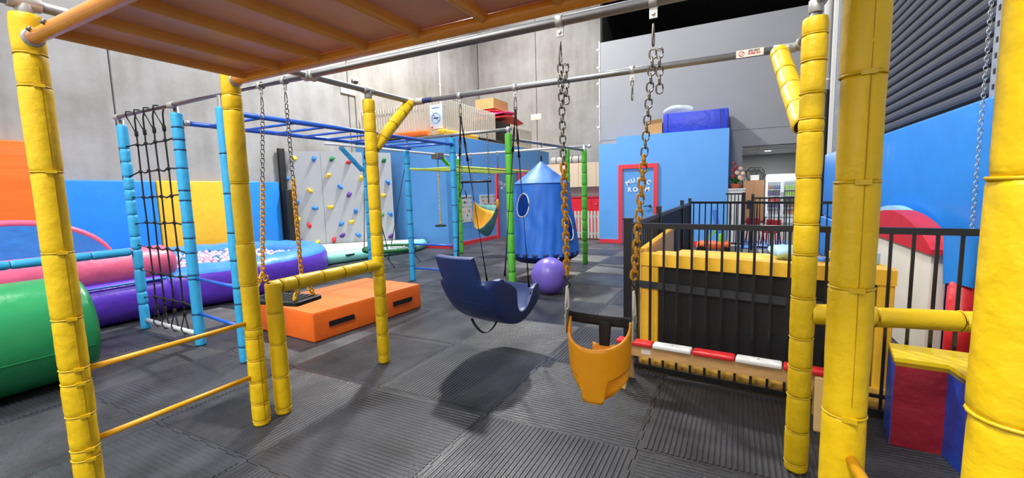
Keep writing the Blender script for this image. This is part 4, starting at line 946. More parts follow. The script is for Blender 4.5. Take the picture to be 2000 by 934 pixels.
HOLDS = [(-2.38, 2.5, 'y'), (-1.91, 2.48, 'b'), (-1.48, 2.48, 'g'), (-1.07, 2.39, 'r'), (-0.18, 2.43, 'g'), (-1.6, 2.04, 'y'), (-2.59, 1.99, 'b'), (-2.07, 1.67, 'y'), (-1.33, 1.75, 'b'), (-1.12, 1.54, 'p'), (-0.11, 1.84, 'b'), (-0.25, 1.49, 'y'), (-0.7, 1.62, 'y'), (-2.38, 1.37, 'b'), (-1.97, 1.22, 'b'), (-1.6, 1.22, 'y'), (-0.98, 1.09, 'b'), (-0.33, 0.96, 'g'), (-0.09, 0.98, 'b'), (-2.41, 0.95, 'y'), (-2.14, 0.77, 'r'), (-1.36, 0.78, 'b'), (-1.1, 0.81, 'y'), (-2.49, 0.66, 'b'), (-1.35, 0.46, 'p'), (-0.95, 0.45, 'b'), (-1.57, 0.36, 'r'), (-1.98, 0.31, 'y'), (-2.38, 0.37, 'p'), (-0.11, 0.37, 'p'), (-0.34, 0.48, 'b'), (-0.62, 2.39, 'r'), (-0.79, 1.96, 'y')]
hm_ = {}
for c in 'ybgrp':
    b = B()
    def hf(u, v):
        a = 2 * pi * u; t = v * pi / 2; r = .062 * cos(t * .98) * (1 + .18 * sin(2 * a + 1) + .1 * sin(3 * a)); dz = .058 * sin(t) * (1 + .3 * cos(a - .8))
        return V((r * cos(a), -dz, r * sin(a) * .85))
    b.grid(hf, 14, 6, cu=True); b.tube((0, -.06, .01), (0, -.068, .01), .012, 8)
    hm_[c] = b.mesh('climbing_hold', ['hold_' + c])
for i, (u, z, c) in enumerate(HOLDS):
    inst(hm_[c], 'climbing_hold', cw, wp_(u, z), Mx.Rotation(radians(45), 3, 'Z') @ Mx.Rotation(random.uniform(0, 6.28), 3, 'Y'), (1.15, 1.15, 1.15))
pn45 = radians(45)
o = solo(B().box((-10.15, 7.14, 0), (-10.06, 7.3, 2.72), bev=.015), 'edge_pad', 'black_vinyl', 'tall narrow black pad covering the left edge of the climbing wall', 'wall pad', (-10.1, 7.2, 0))
o = solo(B().box((-10.055, 7.12, 0), (-9.88, 7.32, 1.7), bev=.02), 'edge_pad', 'black_vinyl', 'shorter black pad in front of the tall one beside climbing wall', 'wall pad', (-9.98, 7.22, 0))
am = thing('floor_mat', 'low grey topped mat with aqua edge beneath the climbing wall', 'mat', (-8.8, 7.9, 0))
mp = [(-8.1, 6.45), (-7.62, 9.0), (-7.75, 9.55), (-8.45, 9.1), (-10.05, 7.5), (-9.9, 6.55)]
part(B().prism(mp, 0, .26), 'mat_top', 'mat_top_grey', am)
part(B().path([(-9.9, 6.5, .13), (-8.15, 6.42, .13), (-8.05, 6.5, .13), (-7.58, 8.95, .13), (-7.6, 9.1, .13), (-7.75, 9.6, .13)], .135, 14), 'rolled_edge', 'aqua_vinyl', am)
part(B().box((-7.84, 6.98, .16), (-7.78, 7.2, .19), rz=.0), 'handle', 'black_plastic', am)

# ================================================================ BLACK FENCES
def fence(root, p0, p1, n, ztop=1.2, zbot=.07, posts=(), solidfrom=None, pick=.017, rail=(.036, .04), hp=None):
    p0 = V(p0); p1 = V(p1); d = p1 - p0; u = d.normalized()
    for z in (ztop, zbot): part(B().obox(p0 + V((0, 0, z)), p1 + V((0, 0, z)), rail[0], rail[1]), 'rail', 'black_metal', root)
    for k in range(n):
        c = p0 + d * ((k + .5) / n)
        if solidfrom is not None and (k + .5) / n > solidfrom: continue
        part(B().obox(c + V((0, 0, zbot)), c + V((0, 0, ztop)), pick, pick, up=u), 'baluster', 'black_metal', root)
    for t in posts:
        c = p0 + d * t; h_ = (hp or ztop + .1)
        po_ = part(B().obox(c, c + V((0, 0, h_)), .052, .052, up=u), 'post', 'black_metal', root)
        part(B().obox(c + V((0, 0, h_)), c + V((0, 0, h_ + .012)), .06, .06, up=u), 'post_cap', 'black_metal', po_)
FA, FB = (-.76, 3.6, 0), (1.62, 3.33, 0)
nf = thing('metal_fence', 'black metal balustrade fence in front of the yellow and black pit', 'fence', (.3, 3.56, 0))
fence(nf, FA, FB, 23, 1.2, .035, (1.0,), hp=1.24)
part(B().obox((-.76, 3.6, .14), (1.62, 3.33, .14), .02, .022), 'lower_rail', 'black_metal', nf)
lf_ = thing('metal_fence', 'black fence with solid infill running back towards the music room door', 'fence', (-.85, 6.4, 0))
fence(lf_, (-.815, 3.78, 0), (-.8, 9.0, 0), 46, 1.18, .08, (.3, .75, 1.0), solidfrom=.31, hp=1.27)
part(B().obox((-.81, 5.45, .63), (-.805, 7.7, .63), .012, 1.1), 'infill_panel', 'black_panel', lf_); part(B().obox((-.805, 7.76, .63), (-.8, 8.98, .63), .012, 1.1), 'infill_panel', 'black_panel', lf_)
fp = thing('fence_post', 'stout black corner post at the left end of the near fence', 'post', (-.8, 3.68, 0))
part(B().box((-.835, 3.65, 0), (-.768, 3.717, 1.24)), 'shaft', 'black_metal', fp); part(B().box((-.84, 3.645, 1.24), (-.763, 3.722, 1.255)), 'cap', 'black_metal', fp)
ff_ = thing('metal_fence', 'black fence crossing behind the pit in front of the music room', 'fence', (.3, 8.5, 0))
fence(ff_, (-.78, 9.0, 0), (1.5, 8.1, 0), 22, 1.2, .08, (1.0,), pick=.016)
ga = thing('metal_gate', 'narrow black gate in front of the white flower counter', 'gate', (-.05, 11.9, 0))
fence(ga, (-.24, 11.95, 0), (.14, 11.75, 0), 5, 1.3, .1, (1.0,), hp=1.32)
gb = thing('metal_gate', 'wide black gate in front of the glass door drinks fridge', 'gate', (.75, 11.4, 0))
fence(gb, (.32, 11.5, 0), (1.18, 11.3, 0), 9, 1.2, .08, (0.0, 1.0), hp=1.28)
part(B().box((.2, 11.55, .95), (.3, 11.62, 1.15)), 'latch_box', 'black_metal', gb)

# ================================================================ YELLOW AND BLACK PIT behind the fence
pb = thing('foam_pit', 'yellow padded pit box with black front sheet standing behind the fence', 'foam pit', (.1, 3.9, 0))
a0, a1 = V((-.70, 3.76, 0)), V((.915, 3.56, 0)); du = (a1 - a0).normalized(); dn = V((du.y, -du.x, 0)); Lp = (a1 - a0).length
def pp(u, z, o=0): return a0 + du * u + dn * o + V((0, 0, z))
part(B().obox(pp(0, .91), pp(Lp, .89), .12, .1), 'top_rail_pad', 'yellow_pad', pb)
bevel(part(B().obox(pp(.035, .02), pp(.035, .86), .1, .07, up=du), 'side_pad', 'yellow_pad', pb), .015)
bevel(part(B().obox(pp(.115, .02), pp(.115, .86), .1, .06, up=du), 'side_pad', 'yellow_pad', pb), .015)
bevel(part(B().obox(pp(Lp - .05, .02), pp(Lp - .05, .86), .1, .09, up=du), 'side_pad', 'yellow_pad', pb), .015)
part(B().obox(pp(.15, .5, .01), pp(Lp - .09, .49, .01), .05, .74), 'front_sheet', 'black_vinyl', pb)
part(B().obox(pp(-.04, .70, .055), pp(Lp - .02, .66, .055), .008, .06), 'strap', 'strap_grey', pb)
part(B().obox(pp(.0, .08, .06), pp(Lp, .08, .06), .03, .15), 'kick_board', 'osb', pb)
part(B().obox((-.71, 3.84, .5), (-.715, 5.75, .52), .05, .93), 'side_board', 'wood_pale', pb)
part(B().obox((-.71, 3.84, .965), (-.715, 5.75, .985), .06, .035), 'side_cap', 'yellow_pad', pb)
tp = B().grid(lambda u, v: pp(.03 + u * (Lp - .06), .93 - .012 * u, -.06 - v * .3) + V((0, 0, .018 * sin(u * 7) * sin(v * 3) + .02 * math.exp(-((u - .5) / .07) ** 2))), 30, 8)
part(tp, 'top_cushion', 'yellow_pad', pb)
part(B().obox(pp(.1, .44, -.5), pp(Lp - .1, .44, -.5), .9, .86), 'pit_core', 'yellow_pad', pb)

# toys on the pit cover
def toy(name, b, m, label, cat, loc): return solo(b, name, m, label, cat, loc)
q = pp(1.02, .93, -.32); toy('toy_bag', B().grid(lambda u, v: q + V((.11 * cos(2 * pi * u) * sin(pi * v) * (1 + .25 * sin(31 * u)), .1 * sin(2 * pi * u) * sin(pi * v) * (1 + .2 * sin(25 * u + 3 * v)), .05 - .05 * cos(pi * v) + .025 * sin(44 * u) * sin(pi * v))), 18, 10, cu=True), 'toy_cyan', 'crumpled pale blue bag left of the thin yellow post', 'bag', q)
tl = [('toy_block', .28, .0, 'white_gloss', 'small white toy block on the pit cover nearest the thin post', .06, .05), ('toy_block', .36, .06, 'red_gloss', 'small red toy block on the pit cover among other toys', .05, .06), ('toy_block', .43, -.02, 'toy_blue', 'small blue toy block lying on the pit cover', .08, .03), ('toy_block', .5, .05, 'wedge_yellow', 'small yellow toy block on the pit cover', .06, .07), ('toy_block', .57, -.01, 'ball_pink', 'small pink toy block on the pit cover', .05, .04), ('toy_block', .66, .04, 'toy_green', 'small green toy block on the pit cover', .06, .05), ('toy_block', .74, .0, 'toy_cyan', 'small pale blue toy block on the pit cover near thick post', .07, .08)]
for nm, du_, dv_, m_, lb, sz, hh in tl:
    q = pp(.86 + du_ * .9, .93, -.26 - dv_)
    if sz > .055: bb = B().box((q.x - sz / 2, q.y - sz / 2, q.z), (q.x + sz / 2, q.y + sz / 2, q.z + hh), bev=.008, rz=du_ * 9)
    else: bb = B().prism([(q.x - sz / 2, q.y - sz / 2), (q.x + sz / 2, q.y - sz / 2), (q.x, q.y + sz / 2)], q.z, q.z + hh)
    toy(nm, bb, m_, lb, 'toy', q)
# balance bench
bn = thing('balance_beam', 'low wooden balance beam with red and white padded top', 'balance beam', (-.12, 3.25, 0))
b0, b1 = V((-.8, 3.29, 0)), V((.56, 3.17, 0)); bd = (b1 - b0).normalized(); LB = (b1 - b0).length
part(B().obox(b0 + V((0, 0, .281)) + bd * .05, b1 + V((0, 0, .281)) - bd * .05, .035, .083), 'beam', 'wood', bn)
for k in range(5):
    s0 = b0 + bd * (LB * k / 5 + .003) + V((0, 0, .34)); s1 = b0 + bd * (LB * (k + 1) / 5 - .003) + V((0, 0, .34))
    bevel(part(B().obox(s0, s1, .09, .034), 'top_pad', 'red_gloss' if k % 2 == 0 else 'white_gloss', bn, 'red top pad' if k % 2 == 0 else 'white top pad'), .012, 3)
    part(B().tube((s0 + s1) / 2 + V((0, 0, .016)), (s0 + s1) / 2 + V((0, 0, .0185)), .006, 8), 'screw', 'chain_steel', bn)
bnx = V((bd.y, -bd.x, 0))
for t in (.06, LB - .06):
    for s_ in (-1, 1):
        c = b0 + bd * t
        bevel(part(B().extrude([c + bnx * s_ * .02 + V((0, 0, .32)) - bd * .045, c + bnx * s_ * .02 + V((0, 0, .32)) + bd * .045, c + bnx * s_ * .1 + bd * .045, c + bnx * s_ * .1 - bd * .045], bnx * s_ * .025), 'leg', 'wood_pale', bn), .012, 2)
part(B().obox(b0 + bd * .19 + V((0, 0, .285)) + bnx * .0185, b0 + bd * .26 + V((0, 0, .285)) + bnx * .0185, .002, .04), 'price_label', 'label_white', bn)

# foam curved seat block
wd_ = thing('foam_block', 'curved foam seat with yellow top and alternating blue and maroon sides', 'foam block', (1.2, 3.2, 0))
wpoly = [(.85, 3.36), (.81, 3.08), (1.03, 3.06), (1.05, 2.88), (1.3, 2.86), (1.38, 2.76), (1.58, 2.78), (1.58, 3.27), (1.3, 3.31)]
def wrap(p): return p
part(B().prism(wpoly, .47, .515), 'top', 'wedge_yellow', wd_)
cols = ['deep_blue_vinyl', 'maroon_vinyl', 'deep_blue_vinyl', 'maroon_vinyl', 'deep_blue_vinyl', 'maroon_vinyl', 'deep_blue_vinyl', 'maroon_vinyl', 'deep_blue_vinyl']
cx = sum(p[0] for p in wpoly) / len(wpoly); cy = sum(p[1] for p in wpoly) / len(wpoly)
for k in range(len(wpoly)):
    a = V((*wpoly[k], 0)); b_ = V((*wpoly[(k + 1) % len(wpoly)], 0)); e = (b_ - a).normalized(); inn = V((-e.y, e.x, 0))
    part(B().extrude([a, b_, b_ + V((0, 0, .492)), a + V((0, 0, .492))], inn * .004), 'side_panel', cols[k], wd_)

# ================================================================ RIGHT WALL PADS, PLAYHOUSE
pad('wall_pad', (1.63, 4.5, .82), (1.765, 11.4, 2.1), 'blue_vinyl', 'large blue wall pad hung in front of the roller shutter')
pad('wall_pad', (1.6, 4.55, 0), (1.765, 11.35, .8), 'blue_vinyl', 'lower blue wall pad beneath the large one by the shutter')
hc = thing('hand_chain', 'long steel hand chain hanging beside the right-hand blue pad', 'chain', (1.58, 4.52, .95))
chain_joined(hc, (1.58, 4.5, 3.4), (1.58, 4.5, 1.0), .032, .0032, 'galvanised')
ph = thing('playhouse_panel', 'white playhouse panel with red arched top leaning by the blue pads', 'playhouse', (1.45, 5.4, 0))
PX = 1.36
part(B().box((PX, 4.5, 0), (PX + .1, 6.5, .99), bev=.01), 'wall', 'play_white', ph)
arc = [(PX - .03, 4.42 + 2.1 * k / 24, .97 + .25 * sin(pi * k / 24) ** .8) for k in range(25)]
part(B().extrude([(PX - .03, 4.42, .93)] + arc + [(PX - .03, 6.52, .93)], (.16, 0, 0)), 'roof', 'red_vinyl', ph)
sk = solo(B().extrude([(PX + .12, 5.1 + 1.9 * k / 20, 1.0 + .24 * sin(pi * k / 20) ** .7) for k in range(21)] + [(PX + .12, 7.0, .02), (PX + .12, 5.1, .02)], (.08, 0, 0)), 'foam_arch', 'sky_print', 'pale blue arched foam panel behind the white playhouse panel', 'foam panel', (PX + .16, 6.0, 0))
rc = thing('foam_post', 'red foam post with a crumpled blue cover beside the playhouse panel', 'foam post', (1.5, 4.27, 0))
part(B().lathe((1.47, 4.27, 0), (0, 0, 1), [(0, .07), (.01, .075), (.76, .075), (.77, .05)], 18), 'post', 'red_vinyl', rc)
part(B().grid(lambda u, v: V((1.47 + (.085 + .015 * sin(u * 18.85) + .02 * v) * cos(2 * pi * u), 4.27 + (.085 + .015 * sin(u * 18.85)) * sin(2 * pi * u), .74 + .36 * v + .015 * sin(12.57 * u))), 24, 8, cu=True), 'cover', 'blue_vinyl', rc)
solo(B().box((1.56, 3.9, .62), (1.74, 4.1, .82), bev=.006).box((1.57, 3.92, 0), (1.73, 4.08, .62)), 'cardboard_box', 'cardboard', 'small brown carton on a carton stack at the right edge', 'box', (1.65, 4.0, 0))

# ================================================================ TOP OF THE MUSIC ROOM
fb = thing('foam_block', 'large royal blue foam block on top of the music room', 'foam block', (-1.0, 12.5, 2.9))
part(B().box((-1.76, 12.16, 2.902), (-.24, 12.95, 3.39), bev=.015), 'cover', 'royal_blue_vinyl', fb)
for x in (-1.66, -.42): part(B().box((x, 12.148, 2.905), (x + .015, 12.162, 3.38)), 'corner_seam', 'tent_navy', fb)
cb = thing('cardboard_box', 'brown cardboard box beside the blue foam block on the music room', 'box', (-2.0, 12.4, 2.9))
part(B().box((-2.24, 12.2, 2.902), (-1.79, 12.6, 3.2)), 'body', 'cardboard', cb); part(B().obox((-2.24, 12.19, 3.2), (-1.79, 12.19, 3.24), .01, .1, up=(0, -.3, 1)), 'flap', 'cardboard', cb)
pbag = solo(B().grid(lambda u, v: V((-1.42 + .36 * cos(2 * pi * u) * sin(pi * v) * (1 + .12 * sin(14 * u)), 12.5 + .2 * sin(2 * pi * u) * sin(pi * v), 3.5 - .12 * cos(pi * v) + .05 * sin(11 * u) * sin(pi * v))), 26, 12, cu=True), 'plastic_bag', 'plastic_film', 'crumpled clear plastic bag lying on the blue foam block', 'bag', (-1.42, 12.5, 3.39))

# ================================================================ MEZZANINE over the sensory room
def picket_fence(root, p0, p1, n, z0, z1, wd=.05, th=.02, m='picket_white', rails=(.18, .8)):
    p0 = V(p0); p1 = V(p1); d = p1 - p0; u = d.normalized(); nr = V((-u.y, u.x, 0)); h = z1 - z0
    b = B(); pr = [(-wd / 2, 0), (wd / 2, 0), (wd / 2, h - .03)] + [(wd / 2 * cos(k * pi / 6), h - .03 + .03 * sin(k * pi / 6)) for k in range(1, 6)] + [(-wd / 2, h - .03)]
    b.extrude([u * a + V((0, 0, c)) for a, c in pr], nr * th); me = b.mesh('picket', [m])
    for k in range(n): inst(me, 'picket', root, p0 + d * ((k + .5) / n) + V((0, 0, z0)))
    for t in rails: part(B().obox(p0 + V((0, 0, z0 + h * t)) + nr * (th + .015), p1 + V((0, 0, z0 + h * t)) + nr * (th + .015), .03, .07), 'rail', m, root)
pf = thing('picket_fence', 'white picket fence on the mezzanine facing the concrete wall side', 'fence', (-8.4, 9.9, 3.08)); picket_fence(pf, (-10.1, 9.92, 0), (-7.05, 9.92, 0), 30, 3.1, 3.98)
pf = thing('picket_fence', 'white picket fence along the side of the mezzanine above sensory room', 'fence', (-7.05, 11.3, 3.08)); picket_fence(pf, (-7.02, 9.94, 0), (-7.02, 12.7, 0), 27, 3.1, 4.03)
pf = thing('picket_fence', 'short white picket fence right of the red mats on the mezzanine', 'fence', (-7.05, 14.7, 3.08)); picket_fence(pf, (-7.02, 13.75, 0), (-7.02, 15.5, 0), 16, 3.1, 3.82)
sg = thing('wall_sign', 'pale no smoking sign hung on the mezzanine picket fence', 'sign', (-7.29, 9.88, 3.25))
part(B().box((-7.5, 9.875, 3.25), (-7.09, 9.89, 3.88), bev=.004), 'panel', 'sign_white', sg)
part(B().path([(-7.295 + .135 * cos(k * pi / 16), 9.872, 3.53 + .135 * sin(k * pi / 16)) for k in range(32)], .011, 6, closed=True).obox((-7.39, 9.87, 3.625), (-7.2, 9.87, 3.435), .004, .018), 'prohibition_ring', 'sign_blue', sg)
part(B().box((-7.38, 9.868, 3.515), (-7.21, 9.874, 3.545)), 'cigarette', 'ink', sg)
part(B().box((-7.42, 9.868, 3.79), (-7.17, 9.874, 3.815)), 'text_line', 'sign_blue', sg); part(B().box((-7.48, 9.868, 3.27), (-7.4, 9.874, 3.31)), 'red_mark', 'sign_red', sg)
solo(B().box((-8.9, YS - .03, ZS + .012), (-7.5, YS + .13, ZS + .15), bev=.02), 'foam_mat', 'orange_vinyl', 'orange foam mat lying on the mezzanine edge below pickets', 'mat', (-8.2, YS, ZS + .01))
solo(B().box((-7.18, YS + .0, ZS + .012), (-6.97, 11.5, ZS + .13), bev=.02), 'foam_mat', 'yellow_pad', 'yellow foam mat lying along the side edge of the mezzanine', 'mat', (-7.08, 10.6, ZS + .01))
solo(B().tube((-7.0, 11.6, ZS + .06), (-7.0, 13.0, ZS + .06), .045, 12), 'rubber_bar', 'black_plastic', 'black rubber bar lying on the mezzanine side edge', 'bar', (-7.0, 12.3, ZS + .01))
bxs = solo(B().box((-8.5, 13.7, 3.09), (-7.6, 15.2, 4.0), bev=.01), 'storage_crate', 'black_plastic', 'black storage crate under the red mats on the mezzanine', 'crate', (-8.0, 14.4, 3.08))
def sheet(u0, m, label, y0, y1, z, dz, xo):
    b = B().grid(lambda u, v: V((xo - .9 * v, y0 + (y1 - y0) * u, z + dz * u + .06 * sin(3 * u + v * 3))), 14, 8)
    return solid(solo(b, 'foam_sheet', m, label, 'foam sheet', (xo - .4, (y0 + y1) / 2, z)), .05, 0)
sheet(0, 'red_fabric', 'red foam sheet lying on the crate behind the pickets', 13.5, 15.0, 4.03, .22, -7.5)
sheet(0, 'pink_fabric', 'pink foam sheet in the middle of the stacked sheets', 13.6, 15.3, 4.18, .26, -7.52)
sheet(0, 'red_vinyl', 'dark red foam sheet on top of the pink one', 13.9, 15.9, 4.34, -.2, -7.56)
cb2 = thing('cardboard_box', 'brown cardboard carton on top of the stacked foam sheets', 'box', (-8.1, 14.4, 4.4)); part(B().box((-8.5, 13.9, 4.46), (-7.75, 15.0, 4.82)), 'body', 'cardboard', cb2); part(B().box((-8.5, 14.42, 4.82), (-7.75, 14.48, 4.824)), 'tape', 'label_white', cb2)

# communication boards on the sensory room wall
def board(y0, y1, z0, z1, label, seed):
    random.seed(seed); t = thing('picture_board', label, 'board', (XS + .01, (y0 + y1) / 2, z0))
    bo = part(B().box((XS, y0, z0), (XS + .015, y1, z1)), 'panel', 'board_white', t); b = B(); n = 8; m = int(n * (z1 - z0) / (y1 - y0))
    for i in range(n):
        for j in range(m):
            if random.random() < .2: continue
            cy_ = y0 + (i + .5) * (y1 - y0) / n; cz = z0 + (j + .5) * (z1 - z0) / m; s_ = .032 * random.uniform(.5, 1.1)
            b.box((XS + .015, cy_ - s_, cz - s_ * .9), (XS + .017, cy_ + s_, cz + s_ * .9), random.choice([0, 0, 1, 2, 3, 4]))
    part(b, 'pictograms', ['ink', 'sign_blue', 'sign_red', 'wedge_yellow', 'toy_green'], bo)
board(10.08, 10.95, .66, 1.42, 'white picture board on the blue wall left of the hammock', 3)
board(11.42, 12.35, .95, 1.42, 'white picture board on the blue wall behind the hammock', 5)
random.seed(11)
# ================================================================ KITCHENETTE
kf = thing('picket_fence', 'low white picket fence in front of the red kitchen counter', 'fence', (-4.5, 12.65, 0)); picket_fence(kf, (-5.6, 12.66, 0), (-3.48, 12.62, 0), 21, .05, .87, .066)
kc = thing('kitchen_counter', 'glossy red kitchen counter behind the low white pickets', 'counter', (-4.9, 15.3, 0))
part(B().box((-5.31, 15.0, 0), (-3.75, 15.6, 1.22)), 'body', 'kitchen_red', kc); part(B().box((-5.33, 14.97, 1.22), (-3.73, 15.62, 1.25)), 'worktop', 'kitchen_red', kc)
part(B().box((-4.55, 14.985, .3), (-4.545, 15.0, 1.2)), 'panel_joint', 'maroon_vinyl', kc); part(B().tube((-4.42, 14.97, .98), (-4.34, 14.97, .98), .012, 8), 'handle', 'fitting', kc)
ko = thing('wall_cabinet', 'long beige wood grain overhead cabinet above the red counter', 'cabinet', (-5.0, 15.2, 1.6))
for k in range(4):
    x0 = -6.3 + k * .64; part(B().box((x0 + .004, 15.0, 1.6), (x0 + .636, 15.02, 2.44)), 'door', 'cabinet_beige', ko)
part(B().box((-6.3, 15.02, 1.6), (-3.74, 15.4, 2.44)), 'carcass', 'cabinet_beige', ko)
struct(B().box((-6.94, 15.64, 0), (-3.7, 15.74, 2.44)), 'wall_kitchen', ['tile_white'])
mr_ = thing('rolled_mattress', 'rolled grey mattress lying on top of the beige cabinet', 'mattress', (-5.4, 15.2, 2.44))
part(B().lathe((-6.1, 15.2, 2.57), (1, 0, 0), [(0, .05), (0, .12), (.03, .13), (1.2, .13), (1.23, .12), (1.23, .05)], 20), 'roll', 'mattress_grey', mr_)
for x in (-5.9, -5.6, -5.3, -5.05): part(B().lathe((x, 15.2, 2.57), (1, 0, 0), [(0, .131), (0, .135), (.03, .135), (.03, .131)], 20, cap=False), 'tie_band', 'strap_grey', mr_)
kx = thing('coffee_machine', 'small white and black appliance left of the red counter', 'appliance', (-5.5, 15.2, 0)); part(B().box((-5.62, 15.0, 0), (-5.36, 15.4, 1.02)), 'stand', 'tile_white', kx); part(B().box((-5.58, 15.05, 1.02), (-5.4, 15.35, 1.38), bev=.02), 'housing', 'white_gloss', kx); part(B().box((-5.5, 15.03, 1.12), (-5.42, 15.06, 1.32)), 'front', 'black_plastic', kx)

# ================================================================ OFFICE: fridge, cabinet, decor, counter, chairs
fg = thing('drinks_fridge', 'white double glass door drinks fridge glowing in the office', 'fridge', (1.55, 20.3, 0))
fx0, fx1, fy, fz = .98, 2.12, 20.0, 1.9
part(B().box((fx0, fy + .58, 0), (fx1, fy + .64, fz)).box((fx0, fy + .04, 0), (fx0 + .04, fy + .6, fz)).box((fx1 - .04, fy + .04, 0), (fx1, fy + .6, fz)).box((fx0, fy + .04, 0), (fx1, fy + .6, .24)).box((fx0, fy + .04, fz - .05), (fx1, fy + .6, fz)), 'cabinet', 'fridge_white', fg)
part(B().box((fx0 + .02, fy - .01, fz - .23), (fx1 - .02, fy + .06, fz - .02)), 'lit_header', 'fridge_light', fg, 'glowing white header')
part(B().box((fx0 + .05, fy + .08, .3), (fx0 + .08, fy + .12, fz - .25)).box((fx1 - .08, fy + .08, .3), (fx1 - .05, fy + .12, fz - .25)), 'light_strip', 'fridge_light', fg)
fm = (fx0 + fx1) / 2
for x0, x1 in ((fx0 + .02, fm - .005), (fm + .005, fx1 - .02)):
    dr = part(B().box((x0, fy, .24), (x0 + .05, fy + .03, fz - .24)).box((x1 - .05, fy, .24), (x1, fy + .03, fz - .24)).box((x0 + .05, fy, .24), (x1 - .05, fy + .03, .31)).box((x0 + .05, fy, fz - .31), (x1 - .05, fy + .03, fz - .24)), 'door', 'fridge_white', fg)
    part(B().box((x0 + .05, fy + .012, .31), (x1 - .05, fy + .018, fz - .31)), 'pane', 'glass', dr)
    part(B().box((x1 - .035 if x0 < fm - .1 else x0 + .015, fy - .04, .8), (x1 - .015 if x0 < fm - .1 else x0 + .035, fy, 1.2)), 'handle', 'fitting', dr)
SZ = [.34, .58, .82, 1.05, 1.3]
for z in SZ: part(B().box((fx0 + .05, fy + .06, z - .015), (fx1 - .05, fy + .56, z)), 'shelf', 'fridge_white', fg)
bt = {}
for n_, c_ in dict(red=(196, 30, 40), purple=(70, 40, 110), blue=(40, 60, 130), green=(140, 190, 60), brown=(120, 70, 50), pale=(196, 186, 190), orange=(210, 120, 60), dark=(40, 40, 46)).items():
    mat('drink_' + n_, c_, .3); bt[n_] = B().lathe((0, 0, 0), (0, 0, 1), [(0, .03), (.003, .033), (.11, .033), (.14, .022), (.165, .013), (.18, .013)], 10).mesh('drink_bottle', ['drink_' + n_])
rowc = [['pale', 'orange'], ['purple', 'brown'], ['red', 'dark'], ['purple', 'green'], ['brown', 'green']]; rown = ['bottom', 'second', 'third', 'fourth', 'top']
for si, z in enumerate(SZ):
    for di, x0 in enumerate((fx0 + .1, fm + .06)):
        for k in range(6):
            c_ = rowc[si][di]
            if si == 4 and di == 0 and k > 2: c_ = 'blue'
            tag(inst(bt[c_], 'drink_bottle', None, (x0 + k * .078, fy + .16, z)), '%s drink bottle on the %s shelf behind the %s fridge door' % (c_, rown[si], ('left', 'right')[di]), 'bottle', 'drinks in the fridge')
bc_ = thing('cupboard', 'brown two door cupboard standing left of the drinks fridge', 'cupboard', (.6, 20.3, 0))
part(B().box((.2, 20.05, 0), (.95, 20.6, 1.68)), 'carcass', 'cabinet_brown', bc_)
for x0 in (.205, .58): part(B().box((x0, 20.03, .06), (x0 + .365, 20.05, 1.67)), 'door', 'cabinet_brown', bc_)
part(B().box((.2, 20.02, .0), (.95, 20.05, .05)), 'plinth', 'black_plastic', bc_)
wr_ = thing('wire_frame_decor', 'black octagonal wire lattice frame standing on the brown cupboard', 'wire frame', (.62, 20.3, 1.68))
oc_ = [(.31 + .62 * a, 20.3, 1.69 + .5 * b_) for a, b_ in ((.2, 0), (.0, .3), (0, .72), (.18, 1), (.82, 1), (1, .72), (1, .3), (.8, 0))]
part(B().path(oc_, .016, 6, closed=True), 'frame', 'black_metal', wr_)
lt_ = B()
for k in range(7):
    t = (k + .5) / 7; x = .33 + .58 * t
    lt_.path([(x, 20.3, 1.72 + .1 * abs(t - .5)), (x + .12 * (1 if k % 2 else -1), 20.3, 2.17 - .1 * abs(t - .5))], .008, 5)
    lt_.path([(x, 20.3, 2.17 - .1 * abs(t - .5)), (.62 + (x - .62) * .5, 20.3, 1.9)], .008, 5)
part(lt_, 'lattice', 'black_metal', wr_); part(B().box((.46, 20.27, 1.69), (.76, 20.29, 1.9)), 'card', 'white_gloss', wr_)
# flower counter
ct = thing('reception_plinth', 'tall white plinth beside the music room corner', 'plinth', (-.02, 12.4, 0))
part(B().box((-.205, 12.12, 0), (.165, 12.7, 1.4)), 'body', 'white_gloss', ct); part(B().box((-.207, 12.1, 1.4), (.18, 12.72, 1.425)), 'top', 'white_gloss', ct)
fl = thing('flower_arrangement', 'pink and red artificial flower arrangement in an orange pot', 'flowers', (-.05, 12.35, 1.425))
part(B().lathe((-.04, 12.35, 1.425), (0, 0, 1), [(0, .1), (.005, .12), (.11, .15), (.12, .14)], 20), 'pot', 'pot', fl)
for k in range(16):
    a = k * 2.4; r_ = .12 + .09 * random.random(); e = V((-.04 + r_ * cos(a), 12.35 + r_ * sin(a) * .8, 1.56 + .2 * random.random()))
    s_ = V((-sin(a), cos(a), 0)) * .05; c = V((-.04, 12.35, 1.53)); md = c.lerp(e, .55) + V((0, 0, .04))
    part(B().add([c, md - s_, e, md + s_, md + V((0, 0, .01))], [(0, 1, 4), (1, 2, 4), (2, 3, 4), (3, 0, 4)], 0, True), 'leaf', 'leaf', fl)
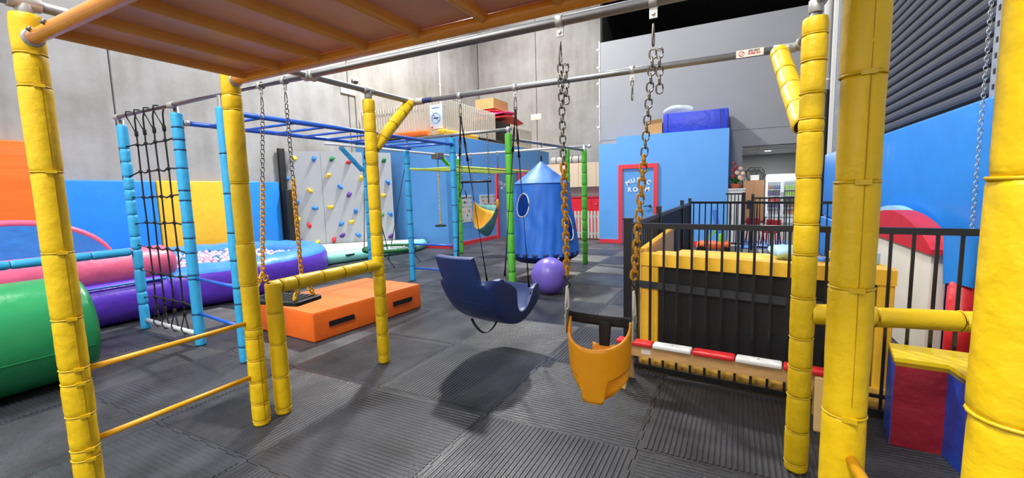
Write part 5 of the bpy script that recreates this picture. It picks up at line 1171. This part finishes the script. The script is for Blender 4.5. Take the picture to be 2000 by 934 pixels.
for k, (x, z, r_, m_) in enumerate(((.06, 1.68, .075, 'petal_pink'), (-.02, 1.8, .06, 'petal_pink'), (.05, 1.9, .05, 'petal_pink'), (-.1, 1.72, .05, 'petal_red'), (-.06, 1.93, .05, 'petal_red'), (-.12, 1.86, .045, 'petal_red'), (-.1, 2.03, .04, 'petal_red'), (.1, 1.78, .05, 'petal_pink'))):
    f_ = part(B().lathe((x, 12.27, z), (.3, -1, .4), [(0, .01), (.01, r_ * .6), (.03, r_), (.045, r_ * .9), (.03, r_ * .5), (.05, r_ * .35), (.05, .01)], 10), 'blossom', m_, fl)
    part(B().path([(-.04, 12.35, 1.53), (x, 12.3, z)], .006, 5), 'stem', 'leaf', f_)
# small red chairs and blue mat
solo(B().box((.05, 11.75, .0), (1.55, 13.6, .02), bev=.006), 'floor_mat', 'mat_blue', 'thin blue floor mat behind the gates', 'mat', (.8, 12.6, 0))
def kchair(x, y, rz, label):
    t = thing('child_chair', label, 'chair', (x, y, .02), 'small red chairs behind the gates'); R = Mx.Rotation(rz, 3, 'Z'); o_ = V((x, y, .02))
    def T(p): return o_ + R @ V(p)
    def bx_(lo, hi, nm):
        b = B().box(lo, hi, bev=.012); b.v = [tuple(T(p)) for p in b.v]; part(b, nm, 'stool_red', t)
    bx_((-.17, -.16, .28), (.17, .16, .32), 'seat'); bx_((-.17, .13, .36), (.17, .17, .6), 'backrest')
    for sx_ in (-1, 1):
        for sy_ in (-1, 1): part(B().tube(T((sx_ * .14, sy_ * .13, .29)), T((sx_ * .17, sy_ * .16, 0)), .018, 8), 'leg', 'stool_red', t)
        bx_((sx_ * .14 - .015, .13, .3), (sx_ * .14 + .015, .16, .4), 'back_strut')
kchair(.45, 13.4, .3, 'small red plastic chair on the blue mat nearer the plinth'); kchair(.78, 12.7, -.4, 'small red plastic chair on the blue mat nearer the fridge gate')
# ride-on toy beyond the fence
rt = thing('ride_on_toy', 'orange and green ride-on toy with tall blue back beyond the fence', 'toy', (-.45, 10.6, 0))
part(B().box((-.78, 10.4, .12), (-.1, 10.8, .28), bev=.04), 'base', 'toy_orange', rt)
for x in (-.68, -.2):
    for y in (10.4, 10.8): part(B().tube((x, y - .03, .1), (x, y + .03, .1), .1, 16), 'wheel', 'black_plastic', rt)
part(B().obox((-.3, 10.6, .25), (-.44, 10.6, .98), .1, .06, up=(0, 1, 0)), 'back_panel', 'toy_blue', rt)
part(B().obox((-.62, 10.55, .27), (-.38, 10.55, .55), .04, .04), 'strut', 'toy_green', rt); part(B().box((-.34, 10.5, .2), (-.22, 10.7, .46), bev=.02), 'bracket', 'toy_green', rt)
